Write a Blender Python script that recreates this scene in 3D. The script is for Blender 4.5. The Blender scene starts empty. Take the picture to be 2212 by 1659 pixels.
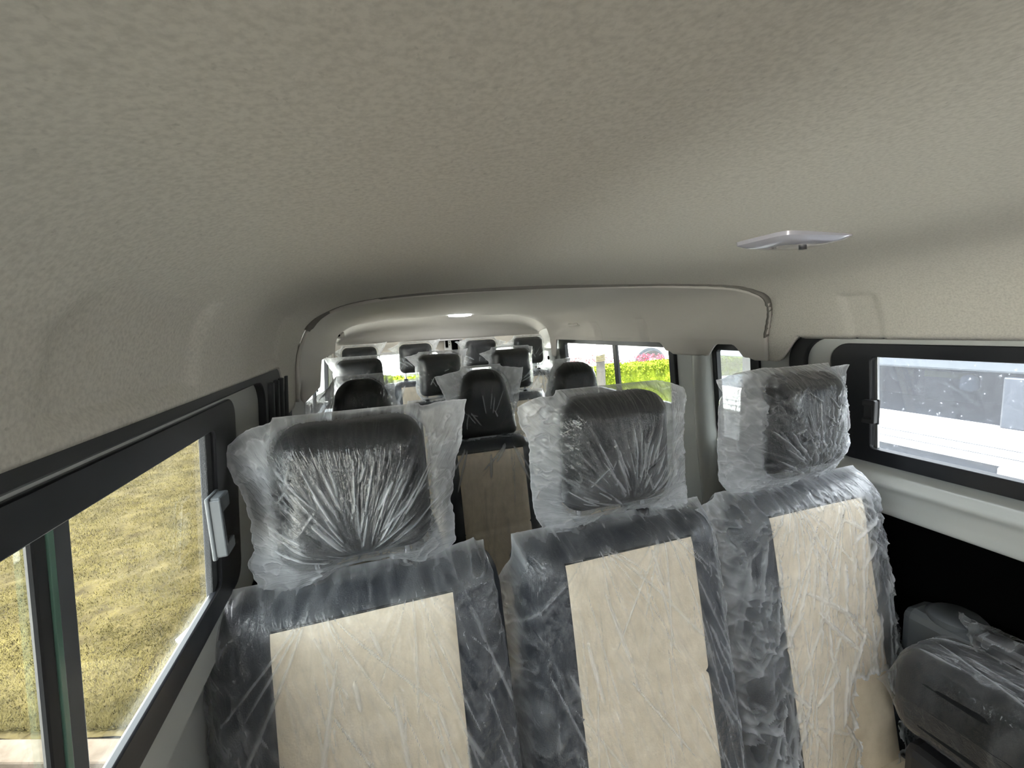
import bpy, bmesh, math, random
import numpy as np
from mathutils import Matrix, Vector
random.seed(7)
SC = bpy.context.scene
COL = SC.collection
EZ = 1.45                       # eye height over the cabin floor
GZ = EZ - 2.1                   # ground outside
F, YAW, PIT, ROL = 950.0, 0.30667, 0.12995, -0.05227
W, H = 2212, 1659

# ------------------------------------------------------------------ camera
def basis():
    cy, sy, cp, sp = math.cos(YAW), math.sin(YAW), math.cos(PIT), math.sin(PIT)
    f = Vector((sy*cp, cy*cp, -sp)); r = Vector((cy, -sy, 0)); u = r.cross(f)
    c, s = math.cos(ROL), math.sin(ROL)
    return c*r + s*u, -s*r + c*u, f
CR, CU, CF = basis()
cam = bpy.data.cameras.new('camera'); cam.sensor_width = 36; cam.lens = F/W*36
cam.clip_start = 0.02; cam.clip_end = 400
co = bpy.data.objects.new('camera', cam); COL.objects.link(co)
co.matrix_world = Matrix(((CR.x, CU.x, -CF.x, 0), (CR.y, CU.y, -CF.y, 0), (CR.z, CU.z, -CF.z, EZ), (0, 0, 0, 1)))
SC.camera = co
def at(px, py, x=None, y=None):
    """point of the van seen at a photograph pixel, on a lengthwise (x) or crosswise (y) plane; z from the eye"""
    d = CF + CR*((px - W/2)/F) - CU*((py - H/2)/F)
    t = x/d.x if x is not None else y/d.y
    return d*t

# ------------------------------------------------------------------ objects
def link(name, me, mat=None, parent=None, smooth=True):
    o = bpy.data.objects.new(name, me); COL.objects.link(o)
    if mat is not None: me.materials.append(mat)
    if smooth:
        me.polygons.foreach_set('use_smooth', [True]*len(me.polygons))
    if parent is not None: o.parent = parent
    return o
def tag(o, label=None, cat=None, group=None, kind=None):
    if label: o['label'] = label
    if cat: o['category'] = cat
    if group: o['group'] = group
    if kind: o['kind'] = kind
    return o
def struct(o, label=None): return tag(o, label=label, kind='structure')
def empty(name, loc, rz=0, parent=None):
    o = bpy.data.objects.new(name, None); COL.objects.link(o); o.location = loc; o.rotation_euler = (0, 0, rz)
    o.empty_display_size = .1
    if parent: o.parent = parent
    return o
def pydata(name, v, f, mat=None, parent=None, smooth=True):
    me = bpy.data.meshes.new(name); me.from_pydata([tuple(map(float, q)) for q in v], [], [tuple(map(int, q)) for q in f]); me.update()
    return link(name, me, mat, parent, smooth)
def recalc(o):
    bm = bmesh.new(); bm.from_mesh(o.data); bmesh.ops.recalc_face_normals(bm, faces=bm.faces); bm.to_mesh(o.data); bm.free(); return o
def autosmooth(o, ang=40):
    bm = bmesh.new(); bm.from_mesh(o.data)
    for e in bm.edges:
        if len(e.link_faces) == 2 and e.calc_face_angle(0) > math.radians(ang): e.smooth = False
    bm.to_mesh(o.data); bm.free(); return o
def bevel(o, w=.004, seg=2):
    m = o.modifiers.new('bevel', 'BEVEL'); m.width = w; m.segments = seg; m.limit_method = 'ANGLE'; return o
def box(name, x0, x1, y0, y1, z0, z1, mat, parent=None, bev=.003, lean=0, zr=None):
    """box; z given from the eye. lean moves x with depth below the eye"""
    v = []
    for z in (z0, z1):
        L = lean*(-.135 - z)
        for (x, y) in ((x0, y0), (x1, y0), (x1, y1), (x0, y1)): v.append((x + L, y, z + EZ))
    f = [(0, 3, 2, 1), (4, 5, 6, 7), (0, 1, 5, 4), (1, 2, 6, 5), (2, 3, 7, 6), (3, 0, 4, 7)]
    o = pydata(name, v, f, mat, parent, smooth=False)
    if bev: bevel(o, bev)
    return o
def rrect(y0, y1, z0, z1, r, n=8):
    pts = []
    for (cy, cz, a0) in ((y1-r, z1-r, 0), (y0+r, z1-r, 90), (y0+r, z0+r, 180), (y1-r, z0+r, 270)):
        for k in range(n+1):
            a = math.radians(a0 + 90*k/n); pts.append((cy + r*math.cos(a), cz + r*math.sin(a)))
    return pts
def ring_frame(name, outer, inner, x0, x1, mat, parent=None, lean=0.08, side=1, bev=.003):
    """outer and inner: same-length loops (y,z); extruded from x0 to x1"""
    n = len(outer); v = []
    for xx in (x0, x1):
        for loop in (outer, inner):
            for (y, z) in loop: v.append((xx + side*lean*(-.135 - z), y, z + EZ))
    f = []
    for k in range(n):
        j = (k+1) % n
        o0, i0, o1, i1 = 0, n, 2*n, 3*n
        f += [(o0+k, o0+j, i0+j, i0+k), (o1+k, i1+k, i1+j, o1+j), (o0+k, o1+k, o1+j, o0+j), (i0+k, i0+j, i1+j, i1+k)]
    o = pydata(name, v, f, mat, parent); recalc(o)
    if bev: bevel(o, bev)
    autosmooth(o, 50)
    return o
def plate(name, outer, holes, fx, mat, th=.012, side=1, parent=None):
    """flat panel in (y,z) with holes, bent by x = fx(z)"""
    bm = bmesh.new(); edges = []
    for loop in [outer] + holes:
        vs = [bm.verts.new((0, y, z)) for (y, z) in loop]
        for k in range(len(vs)): edges.append(bm.edges.new((vs[k], vs[(k+1) % len(vs)])))
    bmesh.ops.triangle_fill(bm, edges=edges, use_beauty=True)
    for z in (-.05, -.1, -.2, -.3, -.4, -.45, -.488, -.495, -.7, -1.0):
        bmesh.ops.bisect_plane(bm, geom=bm.verts[:]+bm.edges[:]+bm.faces[:], plane_co=(0, 0, z), plane_no=(0, 0, 1))
    for v in bm.verts: v.co = Vector((fx(v.co.z), v.co.y, v.co.z + EZ))
    bmesh.ops.recalc_face_normals(bm, faces=bm.faces)
    me = bpy.data.meshes.new(name); bm.to_mesh(me); bm.free()
    o = link(name, me, mat, parent, smooth=False)
    m = o.modifiers.new('solid', 'SOLIDIFY'); m.thickness = th; m.offset = 0
    return o
def tube(name, pts, r, mat, parent=None, n=12, abs_z=False, cap=True):
    P = [Vector(p) if abs_z else Vector((p[0], p[1], p[2] + EZ)) for p in pts]
    v = []; f = []
    rr = r if isinstance(r, (list, tuple)) else [r]*len(P)
    for i, p in enumerate(P):
        a = P[max(i-1, 0)]; b = P[min(i+1, len(P)-1)]; t = (b-a).normalized()
        s = t.cross(Vector((0, 0, 1))) if abs(t.z) < .95 else t.cross(Vector((1, 0, 0)))
        s.normalize(); w = t.cross(s)
        for k in range(n):
            q = 2*math.pi*k/n; v.append(p + rr[i]*(math.cos(q)*s + math.sin(q)*w))
    for i in range(len(P)-1):
        for k in range(n):
            f.append((i*n+k, i*n+(k+1) % n, (i+1)*n+(k+1) % n, (i+1)*n+k))
    if cap: f += [tuple(range(n)), tuple(range((len(P)-1)*n, len(P)*n))]
    return autosmooth(recalc(pydata(name, v, f, mat, parent)), 60)

# ------------------------------------------------------------------ materials
def newmat(name):
    m = bpy.data.materials.new(name); m.use_nodes = True
    nt = m.node_tree; b = nt.nodes['Principled BSDF']; return m, nt, b
def N(nt, t, **kw):
    n = nt.nodes.new(t)
    for k, v in kw.items(): setattr(n, k, v)
    return n
def simple(name, col, rough=.5, metal=0, spec=.5, bump=0, bscale=200, coat=0):
    m, nt, b = newmat(name)
    b.inputs['Base Color'].default_value = (*col, 1); b.inputs['Roughness'].default_value = rough
    b.inputs['Metallic'].default_value = metal; b.inputs['Specular IOR Level'].default_value = spec
    b.inputs['Coat Weight'].default_value = coat
    if bump:
        tc = N(nt, 'ShaderNodeTexCoord'); no = N(nt, 'ShaderNodeTexNoise'); no.inputs['Scale'].default_value = bscale
        no.inputs['Detail'].default_value = 4
        bu = N(nt, 'ShaderNodeBump'); bu.inputs['Strength'].default_value = bump; bu.inputs['Distance'].default_value = .002
        nt.links.new(tc.outputs['Object'], no.inputs['Vector']); nt.links.new(no.outputs['Fac'], bu.inputs['Height'])
        nt.links.new(bu.outputs['Normal'], b.inputs['Normal'])
    return m
def felt(name, col, c2, spots=(.10, .10, .11)):
    m, nt, b = newmat(name); L = nt.links.new
    tc = N(nt, 'ShaderNodeTexCoord')
    n1 = N(nt, 'ShaderNodeTexNoise'); n1.inputs['Scale'].default_value = 260; n1.inputs['Detail'].default_value = 5
    mp = N(nt, 'ShaderNodeMapping'); mp.inputs['Scale'].default_value = (1.4, 1.0, 1); mp.inputs['Rotation'].default_value = (0, 0, .7)
    n2 = N(nt, 'ShaderNodeTexNoise'); n2.inputs['Scale'].default_value = 150; n2.inputs['Detail'].default_value = 3
    n3 = N(nt, 'ShaderNodeTexNoise'); n3.inputs['Scale'].default_value = 14; n3.inputs['Detail'].default_value = 2
    L(tc.outputs['Object'], n1.inputs['Vector']); L(tc.outputs['Object'], mp.inputs['Vector']); L(mp.outputs[0], n2.inputs['Vector']); L(tc.outputs['Object'], n3.inputs['Vector'])
    r = N(nt, 'ShaderNodeValToRGB'); r.color_ramp.elements[0].position = .30; r.color_ramp.elements[0].color = (*c2, 1)
    r.color_ramp.elements[1].position = .62; r.color_ramp.elements[1].color = (*col, 1)
    L(n1.outputs['Fac'], r.inputs['Fac'])
    r2 = N(nt, 'ShaderNodeValToRGB'); r2.color_ramp.elements[0].position = .64; r2.color_ramp.elements[0].color = (0, 0, 0, 1)
    r2.color_ramp.elements[1].position = .78; r2.color_ramp.elements[1].color = (1, 1, 1, 1)
    L(n2.outputs['Fac'], r2.inputs['Fac'])
    mx = N(nt, 'ShaderNodeMix', data_type='RGBA'); mx.inputs[7].default_value = (*[c*.62 for c in col], 1)
    mu = N(nt, 'ShaderNodeMath', operation='MULTIPLY'); mu.inputs[1].default_value = .7
    L(r2.outputs[0], mu.inputs[0]); L(mu.outputs[0], mx.inputs[0]); L(r.outputs[0], mx.inputs[6]); L(mx.outputs[2], b.inputs['Base Color'])
    b.inputs['Roughness'].default_value = .95; b.inputs['Specular IOR Level'].default_value = .15
    ad = N(nt, 'ShaderNodeMath', operation='ADD'); L(n1.outputs['Fac'], ad.inputs[0]); L(n2.outputs['Fac'], ad.inputs[1])
    bu = N(nt, 'ShaderNodeBump'); bu.inputs['Strength'].default_value = .14; bu.inputs['Distance'].default_value = .001
    L(ad.outputs[0], bu.inputs['Height']); L(bu.outputs['Normal'], b.inputs['Normal'])
    return m
M = {}
M['felt'] = felt('grey needle felt', (.60, .575, .52), (.49, .47, .425))
M['trim'] = simple('moulded grey trim', (.54, .515, .475), .75, bump=.25, bscale=500)
M['paint'] = simple('pale grey painted steel', (.56, .575, .55), .25, spec=.5, coat=.4)
M['paint_white'] = simple('white painted steel', (.82, .83, .83), .25, coat=.5)
M['rubber'] = simple('black rubber', (.012, .013, .015), .55)
M['black_frame'] = simple('black plastic frame', (.012, .013, .016), .35)
M['black_void'] = simple('flat cavity black', (.002, .002, .002), 1.0, spec=.0)
M['grey_plastic'] = simple('grey plastic', (.08, .088, .095), .45)
M['light_plastic'] = simple('pale plastic', (.62, .61, .64), .25, coat=.5)
M['felt_strip'] = simple('grey brush strip', (.04, .042, .045), .8, bump=.6, bscale=600)
M['chrome'] = simple('chrome', (.75, .76, .78), .12, metal=1)
M['steel'] = simple('satin steel', (.5, .5, .5), .35, metal=1)
M['dark_leather'] = simple('black leatherette', (.012, .0125, .0135), .5, spec=.08, bump=.35, bscale=420)
M['bolster'] = simple('charcoal leatherette', (.022, .026, .033), .46, spec=.25, bump=.35, bscale=420)
M['black_plastic'] = simple('black plastic', (.02, .02, .022), .35)
M['floor'] = simple('dark floor vinyl', (.05, .05, .05), .7, bump=.3, bscale=80)
M['bus_grey'] = simple('blue grey bus trim', (.045, .052, .065), .35)
M['tyre'] = simple('tyre rubber', (.018, .018, .02), .8)
M['yellow'] = simple('yellow reflected band', (.35, .33, .06), .6)
M['reflection'] = simple('grey green curtain', (.10, .12, .11), .8)
M['bark'] = simple('pale tree bark', (.05, .045, .04), .9, bump=.8, bscale=15)
M['rope'] = simple('straw rope', (.12, .10, .05), .9)

def beige():
    m, nt, b = newmat('perforated beige leatherette'); L = nt.links.new
    tc = N(nt, 'ShaderNodeTexCoord')
    vo = N(nt, 'ShaderNodeTexVoronoi'); vo.inputs['Scale'].default_value = 260
    no = N(nt, 'ShaderNodeTexNoise'); no.inputs['Scale'].default_value = 30; no.inputs['Detail'].default_value = 5
    L(tc.outputs['Object'], vo.inputs['Vector']); L(tc.outputs['Object'], no.inputs['Vector'])
    r = N(nt, 'ShaderNodeValToRGB'); r.color_ramp.elements[0].color = (.68, .58, .43, 1); r.color_ramp.elements[1].color = (.80, .69, .53, 1)
    r.color_ramp.elements[0].position = .3; r.color_ramp.elements[1].position = .7
    L(no.outputs['Fac'], r.inputs['Fac']); L(r.outputs[0], b.inputs['Base Color'])
    b.inputs['Roughness'].default_value = .55
    bu = N(nt, 'ShaderNodeBump'); bu.inputs['Strength'].default_value = .25; bu.inputs['Distance'].default_value = .001
    L(vo.outputs['Distance'], bu.inputs['Height']); L(bu.outputs['Normal'], b.inputs['Normal'])
    return m
M['beige'] = beige()

def film():
    """thin clear polythene: see-through, hazier at a slant and where it is folded over itself, folds whitened further for glints, glossy both sides"""
    m = bpy.data.materials.new('clear polythene film'); m.use_nodes = True; nt = m.node_tree; nt.nodes.clear(); L = nt.links.new
    out = N(nt, 'ShaderNodeOutputMaterial')
    tr = N(nt, 'ShaderNodeBsdfTransparent'); tr.inputs[0].default_value = (.97, .975, .98, 1)
    df = N(nt, 'ShaderNodeBsdfDiffuse'); df.inputs[0].default_value = (.90, .92, .95, 1)
    tl = N(nt, 'ShaderNodeBsdfTranslucent'); tl.inputs[0].default_value = (.90, .92, .95, 1)
    hz = N(nt, 'ShaderNodeMixShader'); hz.inputs[0].default_value = .52
    L(df.outputs[0], hz.inputs[1]); L(tl.outputs[0], hz.inputs[2])
    lw = N(nt, 'ShaderNodeLayerWeight'); lw.inputs['Blend'].default_value = .35
    at_ = N(nt, 'ShaderNodeAttribute'); at_.attribute_name = 'fold'
    uv = N(nt, 'ShaderNodeUVMap')
    mp = N(nt, 'ShaderNodeMapping'); mp.inputs['Scale'].default_value = (1, 1, 1); L(uv.outputs[0], mp.inputs[0])
    n1 = N(nt, 'ShaderNodeTexNoise'); n1.inputs['Scale'].default_value = 1.0; n1.inputs['Detail'].default_value = 3; n1.inputs['Distortion'].default_value = .6
    L(mp.outputs[0], n1.inputs['Vector'])
    tc = N(nt, 'ShaderNodeTexCoord')
    n2 = N(nt, 'ShaderNodeTexNoise'); n2.inputs['Scale'].default_value = 55; n2.inputs['Detail'].default_value = 3; n2.inputs['Distortion'].default_value = 1.5
    L(tc.outputs['Object'], n2.inputs['Vector'])
    # sharp creases
    def ridge(src, p, s):
        a = N(nt, 'ShaderNodeMath', operation='SUBTRACT'); a.inputs[1].default_value = .5; L(src, a.inputs[0])
        b = N(nt, 'ShaderNodeMath', operation='ABSOLUTE'); L(a.outputs[0], b.inputs[0])
        c = N(nt, 'ShaderNodeMapRange'); c.inputs['From Min'].default_value = 0; c.inputs['From Max'].default_value = p
        c.inputs['To Min'].default_value = s; c.inputs['To Max'].default_value = 0; L(b.outputs[0], c.inputs['Value']); return c.outputs[0]
    r1 = ridge(n1.outputs['Fac'], .10, 1.0); r2 = ridge(n2.outputs['Fac'], .12, .25)
    hsum = N(nt, 'ShaderNodeMath', operation='ADD'); L(r1, hsum.inputs[0]); L(r2, hsum.inputs[1])
    bu = N(nt, 'ShaderNodeBump'); bu.inputs['Strength'].default_value = .45; bu.inputs['Distance'].default_value = .0025
    L(hsum.outputs[0], bu.inputs['Height'])
    gl = N(nt, 'ShaderNodeBsdfGlossy'); gl.inputs['Roughness'].default_value = .13; gl.inputs[0].default_value = (1, 1, 1, 1)
    L(bu.outputs[0], gl.inputs['Normal']); L(bu.outputs[0], df.inputs['Normal'])
    # haze amount, with extra white put into the folds for window glints
    pw = N(nt, 'ShaderNodeMath', operation='POWER'); L(lw.outputs['Facing'], pw.inputs[0]); pw.inputs[1].default_value = 2.2
    a1 = N(nt, 'ShaderNodeMath', operation='MULTIPLY_ADD'); L(pw.outputs[0], a1.inputs[0]); a1.inputs[1].default_value = .40; a1.inputs[2].default_value = .015
    a2 = N(nt, 'ShaderNodeMath', operation='MULTIPLY_ADD'); L(at_.outputs['Fac'], a2.inputs[0]); a2.inputs[1].default_value = .8; L(a1.outputs[0], a2.inputs[2])
    a3 = N(nt, 'ShaderNodeMath', operation='MULTIPLY_ADD', use_clamp=True); L(r1, a3.inputs[0]); a3.inputs[1].default_value = .05; L(a2.outputs[0], a3.inputs[2])
    mixh = N(nt, 'ShaderNodeMixShader'); L(a3.outputs[0], mixh.inputs[0]); L(tr.outputs[0], mixh.inputs[1]); L(hz.outputs[0], mixh.inputs[2])
    lf = N(nt, 'ShaderNodeLayerWeight'); L(bu.outputs[0], lf.inputs['Normal'])
    f5 = N(nt, 'ShaderNodeMath', operation='POWER'); L(lf.outputs['Facing'], f5.inputs[0]); f5.inputs[1].default_value = 4.0
    g1 = N(nt, 'ShaderNodeMath', operation='MULTIPLY_ADD', use_clamp=True); L(f5.outputs[0], g1.inputs[0]); g1.inputs[1].default_value = .85; g1.inputs[2].default_value = .03
    mixg = N(nt, 'ShaderNodeMixShader'); L(g1.outputs[0], mixg.inputs[0]); L(mixh.outputs[0], mixg.inputs[1]); L(gl.outputs[0], mixg.inputs[2])
    L(mixg.outputs[0], out.inputs[0])
    return m
M['film'] = film()
def glass(name, tint=(.93, .96, .95), refl=1.0, dirt=.0):
    m = bpy.data.materials.new(name); m.use_nodes = True; nt = m.node_tree; nt.nodes.clear(); L = nt.links.new
    out = N(nt, 'ShaderNodeOutputMaterial'); tr = N(nt, 'ShaderNodeBsdfTransparent'); tr.inputs[0].default_value = (*tint, 1)
    gl = N(nt, 'ShaderNodeBsdfGlossy'); gl.inputs['Roughness'].default_value = .01
    lf = N(nt, 'ShaderNodeLayerWeight'); f5 = N(nt, 'ShaderNodeMath', operation='POWER'); L(lf.outputs['Facing'], f5.inputs[0]); f5.inputs[1].default_value = 5.0
    fr = N(nt, 'ShaderNodeMath', operation='MULTIPLY_ADD', use_clamp=True); L(f5.outputs[0], fr.inputs[0]); fr.inputs[1].default_value = .9; fr.inputs[2].default_value = .04*refl
    mx = N(nt, 'ShaderNodeMixShader'); L(fr.outputs[0], mx.inputs[0])
    if dirt:
        tc = N(nt, 'ShaderNodeTexCoord'); no = N(nt, 'ShaderNodeTexNoise'); no.inputs['Scale'].default_value = 90; no.inputs['Detail'].default_value = 3
        L(tc.outputs['Object'], no.inputs['Vector'])
        mr = N(nt, 'ShaderNodeMapRange'); mr.inputs['From Min'].default_value = .66; mr.inputs['From Max'].default_value = .74; mr.inputs['To Min'].default_value = dirt; mr.inputs['To Max'].default_value = .35
        L(no.outputs['Fac'], mr.inputs['Value']); df = N(nt, 'ShaderNodeBsdfTranslucent'); df.inputs[0].default_value = (.9, .93, 1, 1)
        m2 = N(nt, 'ShaderNodeMixShader'); L(mr.outputs[0], m2.inputs[0]); L(tr.outputs[0], m2.inputs[1]); L(df.outputs[0], m2.inputs[2]); L(m2.outputs[0], mx.inputs[1])
    else: L(tr.outputs[0], mx.inputs[1])
    L(gl.outputs[0], mx.inputs[2]); L(mx.outputs[0], out.inputs[0]); return m
M['glass'] = glass('clear window glass')
M['glass_dusty'] = glass('dusty window glass', (.93, .95, .96), dirt=.04)
M['glass_bus'] = glass('tinted bus glass', (.40, .43, .47))
M['glass_edge'] = simple('green glass edge', (.13, .25, .19), .2)
def ground_mat(name, c1, c2, sc, c3=None, bump=.6):
    m, nt, b = newmat(name); L = nt.links.new
    tc = N(nt, 'ShaderNodeTexCoord'); n1 = N(nt, 'ShaderNodeTexNoise'); n1.inputs['Scale'].default_value = sc; n1.inputs['Detail'].default_value = 8; n1.inputs['Roughness'].default_value = .65
    L(tc.outputs['Object'], n1.inputs['Vector'])
    r = N(nt, 'ShaderNodeValToRGB'); r.color_ramp.elements[0].position = .35; r.color_ramp.elements[0].color = (*c1, 1); r.color_ramp.elements[1].position = .65; r.color_ramp.elements[1].color = (*c2, 1)
    if c3: e = r.color_ramp.elements.new(.5); e.color = (*c3, 1)
    L(n1.outputs['Fac'], r.inputs['Fac']); L(r.outputs[0], b.inputs['Base Color']); b.inputs['Roughness'].default_value = .95; b.inputs['Specular IOR Level'].default_value = .1
    bu = N(nt, 'ShaderNodeBump'); bu.inputs['Strength'].default_value = bump; bu.inputs['Distance'].default_value = .02; L(n1.outputs['Fac'], bu.inputs['Height']); L(bu.outputs[0], b.inputs['Normal'])
    return m
M['soil'] = ground_mat('dry lawn soil', (.018, .0135, .0055), (.046, .036, .014), 6, (.032, .025, .0095))
M['pave'] = ground_mat('pale concrete paving', (.55, .52, .48), (.70, .68, .64), 1.5, bump=.2)
M['kerb'] = ground_mat('sandstone kerb', (.035, .027, .02), (.07, .056, .045), 5, bump=.4)
def leafmat(name, c1, c2, sc=3.0):
    m, nt, b = newmat(name); L = nt.links.new
    tc = N(nt, 'ShaderNodeTexCoord'); n1 = N(nt, 'ShaderNodeTexNoise'); n1.inputs['Scale'].default_value = sc; n1.inputs['Detail'].default_value = 6
    L(tc.outputs['Object'], n1.inputs['Vector'])
    r = N(nt, 'ShaderNodeValToRGB'); r.color_ramp.elements[0].position = .35; r.color_ramp.elements[0].color = (*c1, 1); r.color_ramp.elements[1].position = .65; r.color_ramp.elements[1].color = (*c2, 1)
    L(n1.outputs['Fac'], r.inputs['Fac']); L(r.outputs[0], b.inputs['Base Color']); b.inputs['Roughness'].default_value = .8; b.inputs['Specular IOR Level'].default_value = .05
    return m
M['grass'] = leafmat('dry grass blades', (.023, .019, .006), (.070, .057, .020), 2.5)
M['hedge'] = leafmat('yellow green leaves', (.08, .11, .010), (.20, .25, .022), 6)
M['red_leaf'] = leafmat('red leaves', (.22, .025, .05), (.34, .09, .12), 6)

# ------------------------------------------------------------------ noise
def _h(ix, iy, s):
    n = (ix.astype(np.int64)*374761393 + iy.astype(np.int64)*668265263 + s*1274126177) & 0x7fffffff
    n = ((n ^ (n >> 13))*1103515245) & 0x7fffffff
    n = ((n ^ (n >> 15))*12345677) & 0x7fffffff
    return (n & 0xffff)/65535.0
def vn(x, y, s=0):
    ix, iy = np.floor(x), np.floor(y); fx, fy = x-ix, y-iy
    fx = fx*fx*(3-2*fx); fy = fy*fy*(3-2*fy)
    a, b, c, d = _h(ix, iy, s), _h(ix+1, iy, s), _h(ix, iy+1, s), _h(ix+1, iy+1, s)
    return (a*(1-fx)+b*fx)*(1-fy) + (c*(1-fx)+d*fx)*fy
def fbm(x, y, s=0, o=3):
    r = 0; a = .5
    for k in range(o): r = r + a*vn(x*2**k, y*2**k, s+k*17); a *= .5
    return r/(1-.5**o)
def sm(a, b, x):
    t = np.clip((x-a)/(b-a), 0, 1); return t*t*(3-2*t)

# ------------------------------------------------------------------ upholstery shapes
class Pad:
    """rounded slab seen from the front: half widths, corner radius, taper; half-thickness field h(x,z) about its middle plane"""
    def __init__(s, w0, w1, z0, z1, r, T, re, bulge=.0, rb=None):
        s.w0, s.w1, s.z0, s.z1, s.r, s.T, s.re, s.bulge = w0, w1, z0, z1, r, T, re, bulge; s.rb = rb or r
    def hw(s, z):
        t = np.clip((z-s.z0)/(s.z1-s.z0), 0, 1); return s.w0 + (s.w1-s.w0)*t
    def sd(s, x, z):
        """inside distance from the outline"""
        cz = (s.z0+s.z1)/2; hh = (s.z1-s.z0)/2; r = np.where(z > cz, s.r, s.rb)
        qx = np.abs(x)-(s.hw(z)-r); qz = np.abs(z-cz)-(hh-r)
        return -(np.hypot(np.maximum(qx, 0), np.maximum(qz, 0)) + np.minimum(np.maximum(qx, qz), 0) - r)
    def h(s, x, z):
        d = s.sd(x, z); re = s.re; T = s.T
        e = np.clip(d, 0, re); v = T-re + np.sqrt(np.maximum(re*re-(re-e)**2, 0))
        e2 = np.clip(d/.08, 0, 1)
        return np.where(d <= 0, 0, v + s.bulge*(1-(1-e2)**2))
    def outline(s, n=96):
        pts = []
        for k in range(n):
            a = 2*math.pi*k/n; dx, dz = math.cos(a), math.sin(a); cz = (s.z0+s.z1)/2
            lo, hi = 0, 1.0
            for _ in range(26):
                md = (lo+hi)/2
                if s.sd(np.array(dx*md), np.array(cz+dz*md)) > 0: lo = md
                else: hi = md
            pts.append((dx*lo, dz*lo))
        return pts
    def mesh(s, name, mat, parent, place, rings=14, n=96):
        out = s.outline(n); cz = (s.z0+s.z1)/2
        fr = [1-(1-k/(rings-1))**2.4 for k in range(rings)][::-1]  # 1 .. 0
        v, f = [], []
        X, Z = [], []
        for q in fr[:-1]:
            for (dx, dz) in out: X.append(dx*q); Z.append(cz+dz*q)
        X.append(0); Z.append(cz)
        X = np.array(X); Z = np.array(Z); Hh = s.h(X, Z); Hh[:n] = 0
        m = len(X)
        for sg in (-1, 1):
            for k in range(m): v.append(place(X[k], sg*Hh[k], Z[k]))
        R = len(fr)-1
        for b_, fl in ((0, False), (m, True)):
            for i in range(R-1):
                for k in range(n):
                    j = (k+1) % n; q = (b_+i*n+k, b_+i*n+j, b_+(i+1)*n+j, b_+(i+1)*n+k); f.append(q[::-1] if fl else q)
            for k in range(n):
                q = (b_+(R-1)*n+k, b_+(R-1)*n+(k+1) % n, b_+m-1); f.append(q[::-1] if fl else q)
        o = pydata(name, v, f, mat, parent)
        bm = bmesh.new(); bm.from_mesh(o.data); bmesh.ops.remove_doubles(bm, verts=bm.verts, dist=1e-5); bmesh.ops.recalc_face_normals(bm, faces=bm.faces); bm.to_mesh(o.data); bm.free()
        return o

def resample(pts, n):
    p = np.array(pts, float); d = np.r_[0, np.cumsum(np.hypot(*np.diff(p, axis=0).T))]; t = np.linspace(0, d[-1], n)
    return np.stack([np.interp(t, d, p[:, 0]), np.interp(t, d, p[:, 1])], 1)
def coons(L, R, T, B, nu, nv):
    """L,R bottom to top; T,B left to right"""
    L, R = resample(L, nv), resample(R, nv); T, B = resample(T, nu), resample(B, nu)
    u = np.linspace(0, 1, nu)[None, :, None]; v = np.linspace(0, 1, nv)[:, None, None]
    return (1-u)*L[:, None] + u*R[:, None] + (1-v)*B[None] + v*T[None] - ((1-u)*(1-v)*L[0] + u*(1-v)*R[0] + (1-u)*v*L[-1] + u*v*R[-1])
def membrane(P, hf, gap, bottom=.0, iters=160, top=0.0):
    nv, nu = P.shape[:2]; T = None
    for lev in (8, 4, 2, 1):
        iv = np.linspace(0, nv-1, max(nv//lev, 6)).astype(int); iu = np.linspace(0, nu-1, max(nu//lev, 6)).astype(int)
        Q = P[np.ix_(iv, iu)]; hq = hf(Q[..., 0], Q[..., 1]); ob = np.where(hq > 0, hq+gap, 0)
        if T is None: T = ob.copy(); it = 500
        else:
            yy = np.linspace(0, T.shape[0]-1, len(iv)); xx = np.linspace(0, T.shape[1]-1, len(iu))
            A = np.array([np.interp(xx, np.arange(T.shape[1]), row) for row in T]); A = np.array([np.interp(yy, np.arange(T.shape[0]), c) for c in A.T]).T
            T = np.maximum(A, ob); it = iters if lev > 1 else 60
        for _ in range(it):
            T[0, :] = np.maximum(ob[0, :], bottom); T[-1, :] = top; T[:, 0] = 0; T[:, -1] = 0
            T[1:-1, 1:-1] = np.maximum(ob[1:-1, 1:-1], .25*(T[:-2, 1:-1]+T[2:, 1:-1]+T[1:-1, :-2]+T[1:-1, 2:]))
    return T, ob
def fanfold(X, Z, gx, gz, K, seed, r0, r1, sharp=5, down=True):
    ang = np.arctan2(X-gx, (Z-gz) if down else (gz-Z)); r = np.hypot(X-gx, Z-gz)
    a = ang*K + (fbm(X*18+3, Z*18, seed)-.5)*1.6
    n = vn(a, r*3.0, seed+5); rid = (1-np.abs(2*n-1))**sharp
    m = vn(ang*K*.35+9, r*9, seed+9)
    return rid*sm(.25, .7, m)*sm(r0*.3, r0, r)*(1-sm(r1*.7, r1, r)), ang, r
def streak(X, Z, slant, K, KL, seed, sharp=6):
    u = (X + slant*Z)*K + (fbm(X*9, Z*9, seed)-.5)*2.2; v = (Z - slant*X)*KL
    n = vn(u, v, seed); m = vn(u*.4+7, v*1.3+3, seed+3)
    return ((1-np.abs(2*n-1))**sharp)*sm(.35, .75, m), u, v
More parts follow.
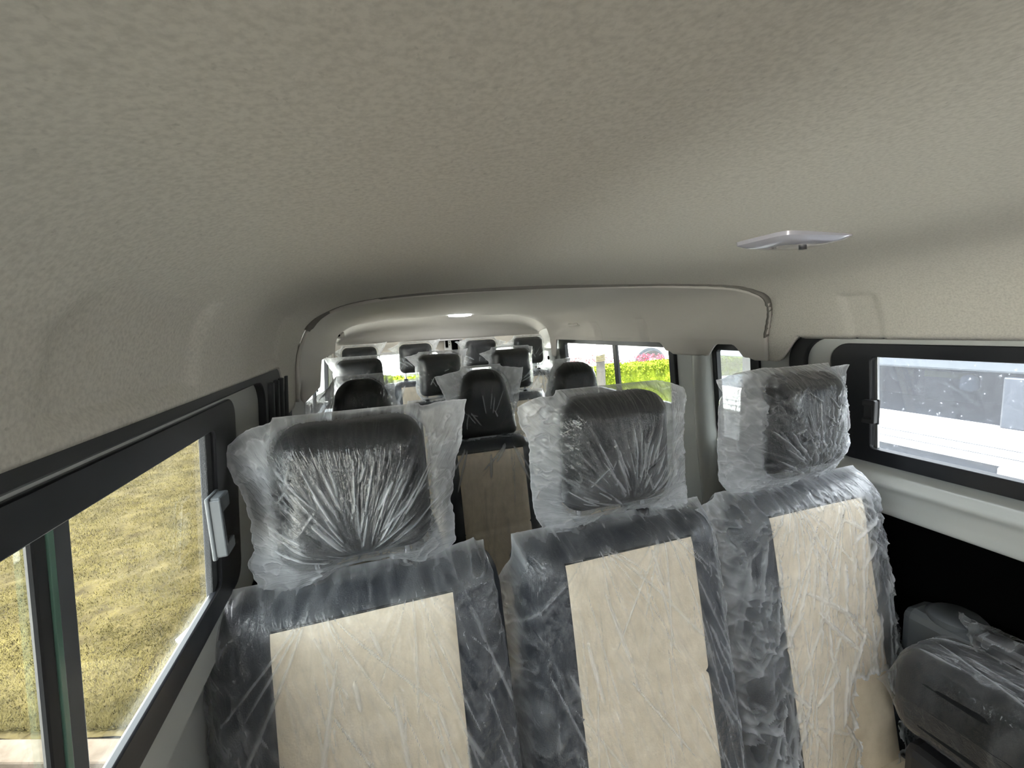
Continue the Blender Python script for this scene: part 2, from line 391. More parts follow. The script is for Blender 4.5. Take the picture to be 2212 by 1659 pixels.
def creases(X, Z, items):
    """long thin folds: (x, z, angle from straight down, length, width, height, bow)"""
    out = np.zeros_like(X)
    for (x, z, a, Ln, w, hgt, bow) in items:
        dx, dz = math.sin(a), -math.cos(a); t = ((X-x)*dx + (Z-z)*dz)/Ln
        d = (X-x)*(-dz) + (Z-z)*dx - bow*Ln*t*(1-t)
        ww = w*(.45+1.1*np.clip(t*(1-t)*4, 0, 1))
        out = np.maximum(out, hgt*np.exp(-(d/ww)**2)*sm(0, .12, t)*(1-sm(.75, 1, t)))
    return out
def lift_top(P, zt, hw):
    """keeps the upper hem of a film above what it covers"""
    need = np.maximum(0, zt - P[-1, :, 1])*(np.abs(P[-1, :, 0]) < hw)
    k = np.hanning(9); k /= k.sum(); need = np.maximum(need, np.convolve(np.pad(need, 4, mode='edge'), k, 'valid'))
    v = np.linspace(0, 1, P.shape[0])[:, None]**3
    P[..., 1] += need[None]*v; return P
def sheet(name, P, Y, fold, uv, mat, parent, place):
    nv, nu = P.shape[:2]
    v = [place(P[j, i, 0], Y[j, i], P[j, i, 1]) for j in range(nv) for i in range(nu)]
    f = [(j*nu+i, j*nu+i+1, (j+1)*nu+i+1, (j+1)*nu+i) for j in range(nv-1) for i in range(nu-1)]
    return v, f, fold.reshape(-1), uv.reshape(-1, 2)
def build_film(name, parts, mat, parent):
    V, Fc, FO, UV = [], [], [], []
    for (v, f, fo, uv) in parts:
        b = len(V); V += v; Fc += [tuple(q+b for q in t) for t in f]; FO.append(fo); UV.append(uv)
    FO = np.concatenate(FO); UV = np.concatenate(UV)
    o = pydata(name, V, Fc, mat, parent); me = o.data
    a = me.attributes.new('fold', 'FLOAT', 'POINT'); a.data.foreach_set('value', FO.astype(np.float32))
    ul = me.uv_layers.new(name='uv'); idx = np.zeros(len(me.loops), np.int32); me.loops.foreach_get('vertex_index', idx)
    ul.data.foreach_set('uv', UV[idx].astype(np.float32).reshape(-1))
    return o

def head_bag(parent, pad, sides, place, res, seed, K=16, amp=.004, gx=0.0, gz=None, crin=.45):
    Lp, Rp, Tp, Bp = sides
    P = coons(Lp, Rp, Tp, Bp, res, int(res*.9)); rng = np.random.RandomState(seed)
    nv, nu = P.shape[:2]
    jx = (fbm(P[..., 1]*55, P[..., 0]*10, seed)-.5)*.010; jz = (fbm(P[..., 0]*45+7, P[..., 1]*10, seed+2)-.5)*.008
    P = P + np.stack([jx, jz], -1)
    P = lift_top(P, pad.z1+.017, float(pad.hw(pad.z1)))
    T, ob = membrane(P, pad.h, .0025, bottom=.012)
    X, Z = P[..., 0], P[..., 1]; gz = pad.z0+.02 if gz is None else gz
    ff, ang, r = fanfold(X, Z, gx, gz, K, seed, .05, .26, 8)
    fade = 1-sm(pad.z1-.12, pad.z1-.02, Z)*.9
    it = []; wmin = max(.0016, .30/nu*.9)
    for q in range(int(K*(8 if nu > 150 else 2))):
        a = rng.uniform(-1.25, 1.25); r0_ = rng.uniform(.02, .10); Ln = rng.uniform(.05, .17)*(1-.25*abs(a))
        it.append((gx+rng.normal(0, .012)+math.sin(a)*(r0_+Ln), gz+math.cos(a)*(r0_+Ln), math.pi+math.pi+a*1.0+rng.normal(0, .05) if False else -a*-1.0, Ln, wmin*rng.uniform(.6, 1.3), .10+.9*rng.rand()**2.6, rng.normal(0, .05)))
    it = [(x, z, -math.atan2(x-gx, z-gz)+rng.normal(0, .06), Ln, w, hh, bw_) for (x, z, a, Ln, w, hh, bw_) in it]
    for q in range(10):
        it.append((rng.uniform(-.1, .1), rng.uniform(gz+.05, pad.z1-.03), rng.uniform(-1.4, 1.4), rng.uniform(.03, .08), wmin, rng.uniform(.3, .8), rng.normal(0, .1)))
    if crin > .6: fade = .75+.25*fade
    ff = np.clip(creases(X, Z, it) + ff*.25, 0, 1)*fade
    inside = sm(-.016, .004, pad.sd(X, Z))
    cr = fbm(X*28, Z*28, seed+31, 4); crum = (1-np.abs(2*vn(X*42+cr*3, Z*42+cr*3, seed+40)-1))**4
    crm = crum*(1-inside)*.9 + crum*crin*inside*sm(.62-crin*.4, .85-crin*.4, vn(X*9, Z*9, seed+50))*(fade if crin < .6 else 1)
    bend = (fbm(X*14, Z*14, seed+60)-.5)*.03*(1-inside)
    edge = np.minimum(np.minimum(np.arange(nu)[None, :], nu-1-np.arange(nu)[None, :]), (nv-1-np.arange(nv))[:, None])
    eg = sm(0, 5, edge.astype(float))
    D = (ff*amp*1.2 + crm*amp*.9)
    fold = np.clip(ff*.62 + (1-inside)*.48 + crm*.22 + (1-sm(0, 1.6, edge.astype(float)))*.35, 0, 1)
    uv = np.stack([ang*K*1.1, r*14], -1)
    parts = []
    Yf = -(np.maximum(T, ob) + D*eg) + bend*eg
    parts.append(sheet('f', P, Yf, fold, uv, None, None, place))
    s = 2
    Pb = P[::s, ::s]; Yb = (np.maximum(T, ob) + (crm+ff)*amp*.6*eg)[::s, ::s] + (bend*eg)[::s, ::s]
    # stitch the border to the front's
    parts.append(sheet('b', Pb, Yb, fold[::s, ::s]*.6, uv[::s, ::s]+7, None, None, place))
    return build_film('plastic_bag', parts, M['film'], parent)

def back_cover(parent, pad, sides, place, res, seed, posts=(-.08, .08), amp=.004, slant=.35, lift=None, hole=None, loose=0.0):
    Lp, Rp, Tp, Bp = sides
    P = coons(Lp, Rp, Tp, Bp, res, int(res*1.2))
    nv, nu = P.shape[:2]
    P = P + np.stack([(fbm(P[..., 1]*40, P[..., 0]*10, seed)-.5)*.012, (fbm(P[..., 0]*35+7, P[..., 1]*10, seed+2)-.5)*.010], -1)
    P = lift_top(P, pad.z1+.013, float(pad.hw(pad.z1)))
    X, Z = P[..., 0], P[..., 1]
    T, ob = membrane(P, lambda x, z: pad.h(x, z)+np.where(pad.h(x, z) > 0, .009*(1-sm(.15, .19, np.abs(x)))*(z < pad.z1-.02), 0), .003, bottom=pad.T)
    for sl_ in (np.s_[:, 0], np.s_[:, -1], np.s_[-1, :]): T[sl_] = ob[sl_]
    f1, u, v = streak(X, Z, slant, 30, 4, seed, 14); f2, _, _ = streak(X, Z, slant*.3, 55, 6, seed+11, 12)
    f3, a3, r3 = fanfold(X, Z, posts[0], pad.z1-.0, 9, seed+21, .04, .38, 6, down=False)
    f4, _, _ = fanfold(X, Z, posts[1], pad.z1-.0, 9, seed+23, .04, .38, 6, down=False)
    it = []; wmin = max(.0016, .5/nu*.8); rng = np.random.RandomState(seed)
    for q in range(150 if nu > 150 else 30):
        it.append((rng.uniform(-.22, .22), rng.uniform(pad.z0+.15, pad.z1-.03), math.atan(slant)*rng.uniform(-.2, 1.5)+rng.normal(0, .10), rng.uniform(.06, .36), wmin*rng.uniform(.7, 1.9), .18+.82*rng.rand()**2.0, rng.normal(0, .04)))
    for q in range(40 if nu > 150 else 12):
        px0 = posts[q % 2]; a = rng.uniform(-.9, .9)
        it.append((px0+math.sin(a)*.02, pad.z1-.01, a, rng.uniform(.08, .34), wmin*rng.uniform(.7, 1.3), .12+.7*rng.rand()**2.2, rng.normal(0, .05)))
    if loose:
        for q in range(30): it.append((rng.uniform(-.2, .2), rng.uniform(pad.z1-.55, pad.z1-.05), rng.uniform(-1.3, 1.3), rng.uniform(.05, .2), wmin*2, rng.uniform(.4, 1), rng.normal(0, .12)))
    lines = creases(X, Z, it)
    cr = fbm(X*22, Z*22, seed+31, 4); crum = (1-np.abs(2*vn(X*34+cr*3, Z*34+cr*3, seed+40)-1))**4
    cmask = sm(.10, .24, np.abs(X))*.8 + sm(pad.z1-.08, pad.z1+.01, Z)*.7 + loose*.5
    inside = sm(-.016, .004, pad.sd(X, Z))
    crm = crum*np.clip(cmask*1.3, .12, 1.3)
    edge = np.minimum(np.minimum(np.arange(nu)[None, :], nu-1-np.arange(nu)[None, :]), (nv-1-np.arange(nv))[:, None])
    eg = sm(0, 5, edge.astype(float))
    foldv = np.clip(lines + f1*.12+(f3+f4)*.08, 0, 1.2)
    D = foldv*amp + crm*amp*1.0
    if loose: D = D*(1+loose*1.2) + loose*.012*fbm(X*10, Z*6, seed+77)
    bend = (fbm(X*12, Z*12, seed+60)-.5)*.03*(1-inside)
    fold = np.clip(foldv*.66 + (1-inside)*.38 + loose*.2 + crm*.26 + (1-sm(0, 1.6, edge.astype(float)))*.35, 0, 1)
    Y = -(np.maximum(T, ob)+D*eg) + bend*eg
    uv = np.stack([u*1.3, v*2.2], -1)
    vv, ff, fo, uvv = sheet('f', P, Y, fold, uv, None, None, place)
    if hole:
        hx, hz, rx, rz = hole; keep = []
        Xf, Zf = X.reshape(-1), Z.reshape(-1)
        jag = 1+.10*np.sin(7*np.arctan2(Zf-hz, Xf-hx))+.06*np.sin(17*np.arctan2(Zf-hz, Xf-hx)+1)
        rr = np.hypot((Xf-hx)/rx, (Zf-hz)/rz)/jag
        fo = np.clip(fo + .8*np.exp(-((rr-1.04)/.07)**2), 0, 1)
        ff = [t for t in ff if min(rr[list(t)]) > 1.0]
    return build_film('plastic_cover', [(vv, ff, fo, uvv)], M['film'], parent)

# ------------------------------------------------------------------ seats
TILT = .19
def seat(name, cx, Y, label, group, zh, hp, zb, bagsides=None, coversides=None, res=(60, 60), seed=1, floor_z=0, postgap=.08,
         cover_kw={}, bag_kw={}, bw=(.245, .236), pw=.15, headY=None, cushion=True, zbot=-1.12, tw=0):
    """zh: (bottom, top) of the headrest; zb: top of the backrest; all from the eye"""
    root = empty(name, (cx, Y, floor_z), tw); tag(root, label, 'seat', group)
    hy = 0.0
    def place_h(x, y, z): return (x, y+hy, z+EZ-floor_z)
    ztop = zb; zst = zb-.035
    yb = lambda z: TILT*(z-zb)
    def place_b(x, y, z): return (x, y+yb(z), z+EZ-floor_z)
    # backrest
    bp = Pad(bw[0], bw[1], zbot, ztop, .05, .062, .045, .010)
    back = bp.mesh('backrest', M['bolster'], root, place_b, rings=16, n=120)
    # centre panel: a padded sheet laid over the backrest's front
    nx, nz = 26, 60; xs = np.linspace(-pw, pw, nx); zs = np.linspace(zbot+.06, zst, nz)
    XX, ZZ = np.meshgrid(xs, zs); e = np.minimum(np.minimum(np.abs(XX+pw), np.abs(pw-XX)), np.abs(zst-ZZ))
    crease = -.006*np.exp(-((ZZ-(zst-.285)-.02*XX)/.006)**2)
    Y0 = -(bp.h(XX, ZZ) + .0035 + .004*sm(0, .008, e) + crease + (fbm(XX*8, ZZ*8, seed)-.5)*.003)
    v = [place_b(XX[j, i], Y0[j, i], ZZ[j, i]) for j in range(nz) for i in range(nx)]
    f = [(j*nx+i, j*nx+i+1, (j+1)*nx+i+1, (j+1)*nx+i) for j in range(nz-1) for i in range(nx-1)]
    cp = pydata('centre_panel', v, f, M['beige'], back); cp['label'] = 'beige perforated centre panel'
    st = tube('stitching', [place_b(x, -(float(bp.h(np.array(x), np.array(zst+.003)))+.0035), zst+.002) for x in np.linspace(-pw, pw, 12)], .0016, M['dark_leather'], back, n=6, abs_z=True)
    # headrest
    hp.z0, hp.z1 = zh
    hd = hp.mesh('headrest', M['dark_leather'], root, place_h, rings=14, n=96)
    for sx in (-1, 1):
        tube('headrest_post', [(sx*postgap, hy, zb-.03+EZ-floor_z), (sx*postgap, hy, zh[0]+.05+EZ-floor_z)], .0062, M['chrome'], hd, abs_z=True)
        px = sx*postgap
        c = tube('post_collar', [(px, hy, zb-.012+EZ-floor_z), (px, hy, zb+.012+EZ-floor_z), (px, hy, zb+.016+EZ-floor_z)], [.017, .016, .011], M['black_plastic'], hd, abs_z=True, n=16)
    # cushion
    if cushion:
        cz = zbot+.08
        cw = min(.24, bw[0]-.004); cpad = Pad(cw, cw, -.50, .03, .06, .06, .04, .012)
        cu = cpad.mesh('seat_cushion', M['bolster'], root, lambda x, y, z: (x, z-.14+0, cz-y+EZ-floor_z), rings=10, n=64)
        nx, ny = 12, 20; xs = np.linspace(-pw, pw, nx); ys = np.linspace(-.47, -.05, ny); XX, YY = np.meshgrid(xs, ys)
        hh = cpad.h(XX, YY)+.004
        pydata('centre_panel', [(XX[j, i], YY[j, i]-.14, cz+hh[j, i]+EZ-floor_z) for j in range(ny) for i in range(nx)],
               [(j*nx+i, j*nx+i+1, (j+1)*nx+i+1, (j+1)*nx+i) for j in range(ny-1) for i in range(nx-1)], M['beige'], cu)
        fr_ = box('seat_frame', -.2, .2, -.58, .0, 0, .30, M['black_plastic'], root)
        for vv in fr_.data.vertices: vv.co.z = (0.0 if vv.co.z < EZ+.1 else cz-.07+EZ-floor_z)
    if bagsides: head_bag(hd, hp, bagsides, place_h, res[0], seed, **bag_kw)
    if coversides: back_cover(back, bp, coversides, place_b, res[1], seed+100, posts=(-postgap, postgap), **cover_kw)
    return root

def px_side(pts, y, cx): return [(at(a, b, y=y).x-cx, at(a, b, y=y).z) for a, b in pts]
def sides_px(Lp, Tp, Rp, Bp, y, cx):
    """left bottom-to-top, top left-to-right, right bottom-to-top, bottom left-to-right; corners shared"""
    return [px_side(q, y, cx) for q in (Lp, Rp, Tp, Bp)]

YA = .83
def fixcover(k, hl, hr, zs=-.60, zl=-1.3):
    L_, R_, T_, B_ = k
    L2 = [(-hl, zl), (-hl-.004, -.95)] + [q for q in L_ if q[1] > zs]; R2 = [(hr, zl), (hr+.004, -.95)] + [q for q in R_ if q[1] > zs]
    return [L2, R2, T_, [(-hl, zl), (0, zl), (hr, zl)]]
# --- first row, three seats
c1, c2, c3 = -.046, .479, 1.0
b1 = sides_px([(560, 1262), (536, 1228), (548, 1180), (530, 1090), (508, 1035), (484, 992), (490, 962)],
              [(490, 962), (530, 930), (580, 915), (720, 898), (880, 882), (960, 866), (1008, 862)],
              [(965, 1196), (985, 1165), (975, 1080), (985, 1000), (1000, 920), (1008, 862)],
              [(560, 1262), (625, 1272), (690, 1240), (760, 1215), (840, 1195), (900, 1205), (965, 1196)], YA, c1)
k1 = sides_px([(425, 1820), (432, 1500), (445, 1430), (385, 1375)],
              [(385, 1375), (450, 1318), (540, 1283), (640, 1262), (688, 1262), (760, 1240), (840, 1222), (885, 1200), (960, 1185), (1026, 1160), (1048, 1190)],
              [(1135, 1820), (1112, 1560), (1082, 1340), (1058, 1278), (1048, 1190)],
              [(425, 1820), (780, 1830), (1135, 1820)], YA, c1)
b2 = sides_px([(1190, 1162), (1160, 1120), (1145, 1060), (1142, 960), (1118, 900), (1116, 880)],
              [(1116, 880), (1150, 862), (1240, 846), (1330, 832), (1430, 823), (1476, 834)],
              [(1484, 1106), (1480, 1000), (1472, 900), (1484, 862), (1476, 834)],
              [(1190, 1162), (1240, 1138), (1290, 1112), (1345, 1098), (1420, 1098), (1484, 1106)], YA, c2)
k2 = sides_px([(1125, 1820), (1120, 1500), (1098, 1345), (1080, 1310), (1055, 1290), (1052, 1275)],
              [(1052, 1275), (1080, 1225), (1120, 1185), (1190, 1160), (1245, 1165), (1300, 1145), (1375, 1128), (1440, 1105), (1500, 1098), (1525, 1115)],
              [(1660, 1820), (1600, 1500), (1560, 1300), (1530, 1180), (1525, 1115)],
              [(1125, 1820), (1400, 1830), (1660, 1820)], YA, c2)
b3 = sides_px([(1575, 1066), (1552, 1040), (1549, 960), (1552, 880), (1560, 850), (1546, 822)],
              [(1546, 822), (1600, 803), (1660, 795), (1740, 791), (1800, 792), (1833, 787)],
              [(1778, 1022), (1812, 1002), (1828, 950), (1832, 880), (1824, 830), (1833, 787)],
              [(1575, 1066), (1640, 1076), (1690, 1052), (1735, 1030), (1778, 1022)], YA, c3)
k3 = sides_px([(1690, 1820), (1610, 1500), (1550, 1250), (1505, 1140), (1486, 1108)],
              [(1486, 1108), (1540, 1078), (1600, 1072), (1680, 1058), (1740, 1060), (1790, 1062), (1830, 1040), (1880, 1042)],
              [(1985, 1640), (1955, 1500), (1912, 1250), (1868, 1110), (1880, 1042)],
              [(1690, 1820), (1850, 1760), (1985, 1640)], YA, c3)
k1 = fixcover(k1, .272, .262); k2 = fixcover(k2, .262, .255); k3 = fixcover(k3, .27, .245)
def headA(): return Pad(.128, .124, 0, 1, .045, .058, .045, .012)
GA = 'front row seats in plastic covers'
seat('van_seat', c1, YA, 'black and beige plastic-wrapped seat beside the left sliding window, nearest row', GA, (-.395, -.150), headA(), -.440,
     b1, k1, (230, 230), 3, bag_kw=dict(K=17, amp=.0045, gx=.0, gz=-.40), cover_kw=dict(slant=.30), zbot=-1.25, bw=(.262, .250))
seat('van_seat', c2, YA, 'middle plastic-wrapped seat of the nearest row, between two like it', GA, (-.395, -.152), headA(), -.440,
     b2, k2, (230, 230), 12, bag_kw=dict(K=18, amp=.005, gx=.02, gz=-.40), cover_kw=dict(slant=.45), zbot=-1.25)
seat('van_seat', c3, YA, 'plastic-wrapped seat beside the right window, its cover torn open near the bottom', GA, (-.395, -.152), headA(), -.440,
     b3, k3, (230, 230), 25, bag_kw=dict(K=14, amp=.007, gx=.03, gz=-.42, crin=1.0), cover_kw=dict(slant=-.35, loose=.45, amp=.005, hole=(.075, -1.0, .07, .13)), zbot=-1.25)
# --- rear rows
def gen_bag(hw, z0, z1, el=(.05, .0), er=(.05, .0), grow=.018):
    return [[(-hw+.01, z0-.02), (-hw-grow, z0+.03), (-hw-grow*.8, z1-.06), (-hw-el[0], z1+.005+el[1])],
            [(hw-.01, z0-.02), (hw+grow, z0+.03), (hw+grow*.8, z1-.06), (hw+er[0], z1+.005+er[1])],
            [(-hw-el[0], z1+.005+el[1]), (-hw*.7, z1+.012), (hw*.7, z1+.012), (hw+er[0], z1+.005+er[1])],
            [(-hw+.01, z0-.02), (0, z0-.012), (hw-.01, z0-.02)]]
def gen_cover(hw, z0, z1):
    return [[(-hw-.018, z0), (-hw-.014, z1-.15), (-hw-.024, z1-.02)], [(hw+.018, z0), (hw+.014, z1-.15), (hw+.024, z1-.02)],
            [(-hw-.024, z1-.02), (-hw*.6, z1+.012), (hw*.6, z1+.012), (hw+.024, z1-.02)], [(-hw-.018, z0), (0, z0), (hw+.018, z0)]]
GB = 'second row seats with rounded headrests'
bB = [sides_px([(690, 955), (640, 900), (655, 872), (700, 845)], [(700, 845), (740, 825), (790, 816), (850, 808)], [(856, 930), (858, 880), (850, 808)], [(690, 955), (770, 960), (856, 930)], 1.67, -.045),
      sides_px([(985, 940), (972, 900), (962, 860), (938, 815)], [(938, 815), (975, 805), (1010, 793), (1060, 791), (1130, 793)], [(1108, 945), (1110, 900), (1122, 850), (1130, 793)], [(985, 940), (1045, 938), (1108, 945)], 1.67, .405),
      sides_px([(1190, 900), (1178, 860), (1185, 820), (1200, 800)], [(1200, 800), (1225, 784), (1250, 782), (1286, 764)], [(1292, 880), (1290, 830), (1280, 800), (1286, 764)], [(1190, 900), (1240, 905), (1292, 880)], 1.67, .80)]
lb = ['rounded headrest seat nearest the left wall, its wide plastic bag reaching that wall',
      'rounded headrest seat whose beige back shows between the two nearest left seats',
      'rounded headrest seat just in front of the rear right window with the hedge outside']
for i, x in enumerate((-.045, .405, .80)):
    hb = Pad(.134, .080, 0, 1, .06, .055, .045, .012, rb=.03)
    seat('van_seat', x, 1.67, lb[i], GB, (-.425, -.160), hb, -.435, bB[i], gen_cover(.180, -1.1, -.435), (120, 110), 40+i*7, zbot=-1.12, bw=(.194, .18), pw=.13,
         bag_kw=dict(K=12, amp=.004), cover_kw=dict(slant=-.35+.3*i, amp=.003))
GC = 'third row seats with square headrests'
lc = ['third row seat with a square olive-tinted headrest, next to the left wall', 'third row seat with square headrest in the middle of its row, above the rounded one',
      'third row seat with square headrest, third from the left wall in its row']
for i, x in enumerate((-.06, .355, .765)):
    hc = Pad(.118, .112, 0, 1, .035, .05, .04, .01)
    ears = [((.055, .02), (.045, .0)), ((.065, -.01), (.045, .015)), ((.065, -.02), (.02, 0))][i]
    seat('van_seat', x, 2.42, lc[i], GC, (-.355, -.128), hc, -.385, gen_bag(.118, -.36, -.128, *ears), gen_cover(.182, -1.05, -.385), (90, 80), 70+i*7, zbot=-1.08, bw=(.20, .19), pw=.125,
         bag_kw=dict(K=8, amp=.003), cover_kw=dict(slant=.3-.4*i))
GD = 'rearmost row seats with square headrests'
ld = ['rearmost row seat in the left corner, its headrest just under the rear header', 'rearmost row seat, second from the left wall, left of the rear door latches',
      'rearmost row seat just right of the rear door latches', 'rearmost row seat in the right corner beside the rear pillar']
for i, x in enumerate((-.07, .30, .77, 1.135)):
    hc = Pad(.118, .110, 0, 1, .035, .05, .04, .01)
    ears = [((.05, -.03), (.065, .02)), ((.07, -.03), (.06, .02)), ((.07, -.01), (.075, -.03)), ((.05, -.04), (.01, -.02))][i]
    seat('van_seat', x, 3.14, ld[i], GD, (-.285, -.085), hc, -.34, gen_bag(.118, -.29, -.085, *ears), gen_cover(.168, -1.0, -.34), (80, 70), 100+i*7, zbot=-1.02, bw=(.18, .17), pw=.12,
         bag_kw=dict(K=7, amp=.004), cover_kw=dict(slant=.5-.3*i, loose=.6 if i == 3 else 0))

# ------------------------------------------------------------------ the van's shell
PROF = [(-.232, -.075), (-.222, -.02), (-.195, .045), (-.135, .092), (-.03, .118), (.2, .137), (.53, .145), (.86, .137), (1.04, .124), (1.15, .100), (1.225, .052), (1.262, -.005), (1.285, -.075)]
def catmull(pts, n):
    P = np.array(pts, float); P = np.vstack([2*P[0]-P[1], P, 2*P[-1]-P[-2]]); out = []
    seg = len(pts)-1
    for k in range(n):
        t = k/(n-1)*seg; i = min(int(t), seg-1); t -= i; a, b, c, d = P[i:i+4]
        out.append(.5*((2*b)+(-a+c)*t+(2*a-5*b+4*c-d)*t*t+(-a+3*b-3*c+d)*t**3))
    return np.array(out)
CP = catmull(PROF, 181)
def bump01(y, a, b, w): return float(sm(a-w, a+w, np.array(y))*(1-sm(b-w, b+w, np.array(y))))
def zedge_R(y): return -.072 - .088*bump01(y, 1.075, 1.25, .05) - .035*bump01(y, 1.235, 1.44, .02) - .085*bump01(y, 1.42, 1.68, .05) - .035*bump01(y, 1.67, 2.93, .02) - .16*bump01(y, 2.93, 4, .03)
def zedge_L(y): return -.075 - .135*bump01(y, 1.30, 1.53, .075) - .145*bump01(y, 1.57, 2.14, .04) - .03*bump01(y, 2.14, 2.93, .03) - .12*bump01(y, 2.93, 4, .04)
def relief(y, x, z, left):
    """pressed shapes of the side panels: outward positive"""
    if left:
        a = bump01(z, -.2, .066, .012)*bump01(y, .385+.05*max(0, z-.02)/.06, .665, .013)
        b = bump01(z, -.2, .07, .012)*(1-float(sm(1.18, 1.22, np.array(y))))*float(sm(.9, .95, np.array(y)))
        return (.010*a + .009*b)*float(sm(-.068, -.045, np.array(z)))
    a = bump01(z, -.2, .045, .006)*bump01(y, .80, .885, .008)
    b = bump01(z, -.2, .03, .006)*bump01(y, 1.80, 1.86, .008) + bump01(z, -.2, .03, .006)*bump01(y, 2.25, 2.31, .008)
    return .008*a + .013*b
def shell(name, ys_fn, y_of, mat, dz, ny, thick=.010):
    V, Fc = [], []; nc = len(CP); ext = 9
    for j in range(ny+1):
        t = j/ny; row = []
        for i in range(nc):
            x, z = CP[i]; y = y_of(i/(nc-1), t, z, x)
            left = x < .5
            tap = -.03*float(sm(1.5, 3.0, np.array(y)))*float(sm(-.05, .1, np.array(z)))
            z2 = z + tap + dz(x, z)
            if z < .09:
                nx = -1 if left else 1
                x2 = x + nx*relief(y, x, z, left)
            else: x2 = x
            row.append((x2, y, z2))
        Lx, Ly, Lz = row[0]; Rx, Ry, Rz = row[-1]
        zl, zr = zedge_L(Ly), zedge_R(Ry)
        le = [(Lx-(Lz-(Lz+(zl-Lz)*k/ext))*.10, Ly, Lz+(zl-Lz)*k/ext) for k in range(ext, 0, -1)]
        re_ = [(Rx+(Rz-(Rz+(zr-Rz)*k/ext))*.10, Ry, Rz+(zr-Rz)*k/ext) for k in range(1, ext+1)]
        V += [(a, b, c+EZ) for a, b, c in le+row+re_]
    m = nc+2*ext
    for j in range(ny):
        for i in range(m-1): Fc.append((j*m+i, (j+1)*m+i, (j+1)*m+i+1, j*m+i+1))
    o = pydata(name, V, Fc, mat); s = o.modifiers.new('solid', 'SOLIDIFY'); s.thickness = thick; s.offset = 1
    return o
SEAM = [(0, 1.50), (.08, 1.53), (.16, 1.60), (.24, 1.68), (.30, 1.64), (.36, 1.56), (.5, 1.48), (.62, 1.38), (.70, 1.27), (.76, 1.16), (.82, 1.11), (.9, 1.13), (1, 1.17)]
def seam(u): return float(np.interp(u, [a for a, b in SEAM], [b for a, b in SEAM]))
# smooth the seam curve
_u = np.linspace(0, 1, 181); _s = np.array([seam(q) for q in _u]); _k = np.hanning(15); _k /= _k.sum()
_s = np.convolve(np.pad(_s, 7, mode='edge'), _k, 'valid')
def seam(u): return float(np.interp(u, _u, _s))
fc = struct(shell('ceiling', None, lambda u, t, z, x: -2.35*(1-t)**1.6 + seam(u)*(1-(1-t)**1.6), M['felt'], lambda x, z: 0, 300))
rc = struct(shell('ceiling', None, lambda u, t, z, x: (seam(u)-.018) + (3.02-seam(u)+.018)*t, M['trim'], lambda x, z: -.012 if -.05 < x < 1.12 else -.012, 150))
# the rear panel sits inboard of the front one at the sides
for v in rc.data.vertices:
    q = v.co
    k_ = .010*(1-float(sm(.03, .12, np.array(q.z-EZ)))); q.x += k_ if q.x < .5 else -k_
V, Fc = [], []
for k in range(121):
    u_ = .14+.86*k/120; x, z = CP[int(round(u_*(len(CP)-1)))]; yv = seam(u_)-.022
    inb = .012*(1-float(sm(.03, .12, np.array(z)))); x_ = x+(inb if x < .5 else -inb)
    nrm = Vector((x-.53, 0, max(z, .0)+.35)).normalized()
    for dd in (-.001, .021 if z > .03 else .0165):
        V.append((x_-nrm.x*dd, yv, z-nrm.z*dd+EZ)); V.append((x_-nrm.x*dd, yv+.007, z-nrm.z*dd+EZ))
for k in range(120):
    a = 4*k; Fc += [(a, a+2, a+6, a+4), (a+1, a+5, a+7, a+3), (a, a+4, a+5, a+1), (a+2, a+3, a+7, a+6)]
M['seam'] = simple('brown grey seam shade', (.16, .15, .135), .9)  # dark tone put in for the shaded step between the ceiling panels
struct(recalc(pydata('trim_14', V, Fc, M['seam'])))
# rear header: curves down behind the rear ceiling
V, Fc = [], []; nx, na = 80, 16
for i in range(nx+1):
    x = -.215+(1.27+.215)*i/nx; zc = float(np.interp(x, CP[:, 0], CP[:, 1]))-.042
    zc = max(zc, -.02)
    for k in range(na+1):
        a = k/na; zz = zc + (-.068-zc)*a**1.25; yy = 3.0+.24*math.sin(min(a*1.2, 1)*math.pi/2)**1.0
        V.append((x, yy, zz+EZ))
for i in range(nx):
    for k in range(na): Fc.append((i*(na+1)+k, (i+1)*(na+1)+k, (i+1)*(na+1)+k+1, i*(na+1)+k+1))
hdr = pydata('trim_1', V, Fc, M['trim']); s = hdr.modifiers.new('solid', 'SOLIDIFY'); s.thickness = .01; s.offset = 1 if hdr.data.polygons[0].normal.y > 0 else -1
struct(hdr)
# outer roof skin so that the sky does not shine in between panel and wall
V, Fc = [], []
ro = [(-.30, -.11), (-.295, .0), (-.25, .08), (-.15, .16), (.53, .20), (1.21, .16), (1.31, .08), (1.355, .0), (1.36, -.11)]
for y in (-2.4, 3.5):
    for x, z in ro: V.append((x, y, z+EZ))
n = len(ro)
for i in range(n-1): Fc.append((i, i+1, n+i+1, n+i))
rf = pydata('roof', V, Fc, M['paint_white']); struct(rf)
so = rf.modifiers.new('solid', 'SOLIDIFY'); so.thickness = .004

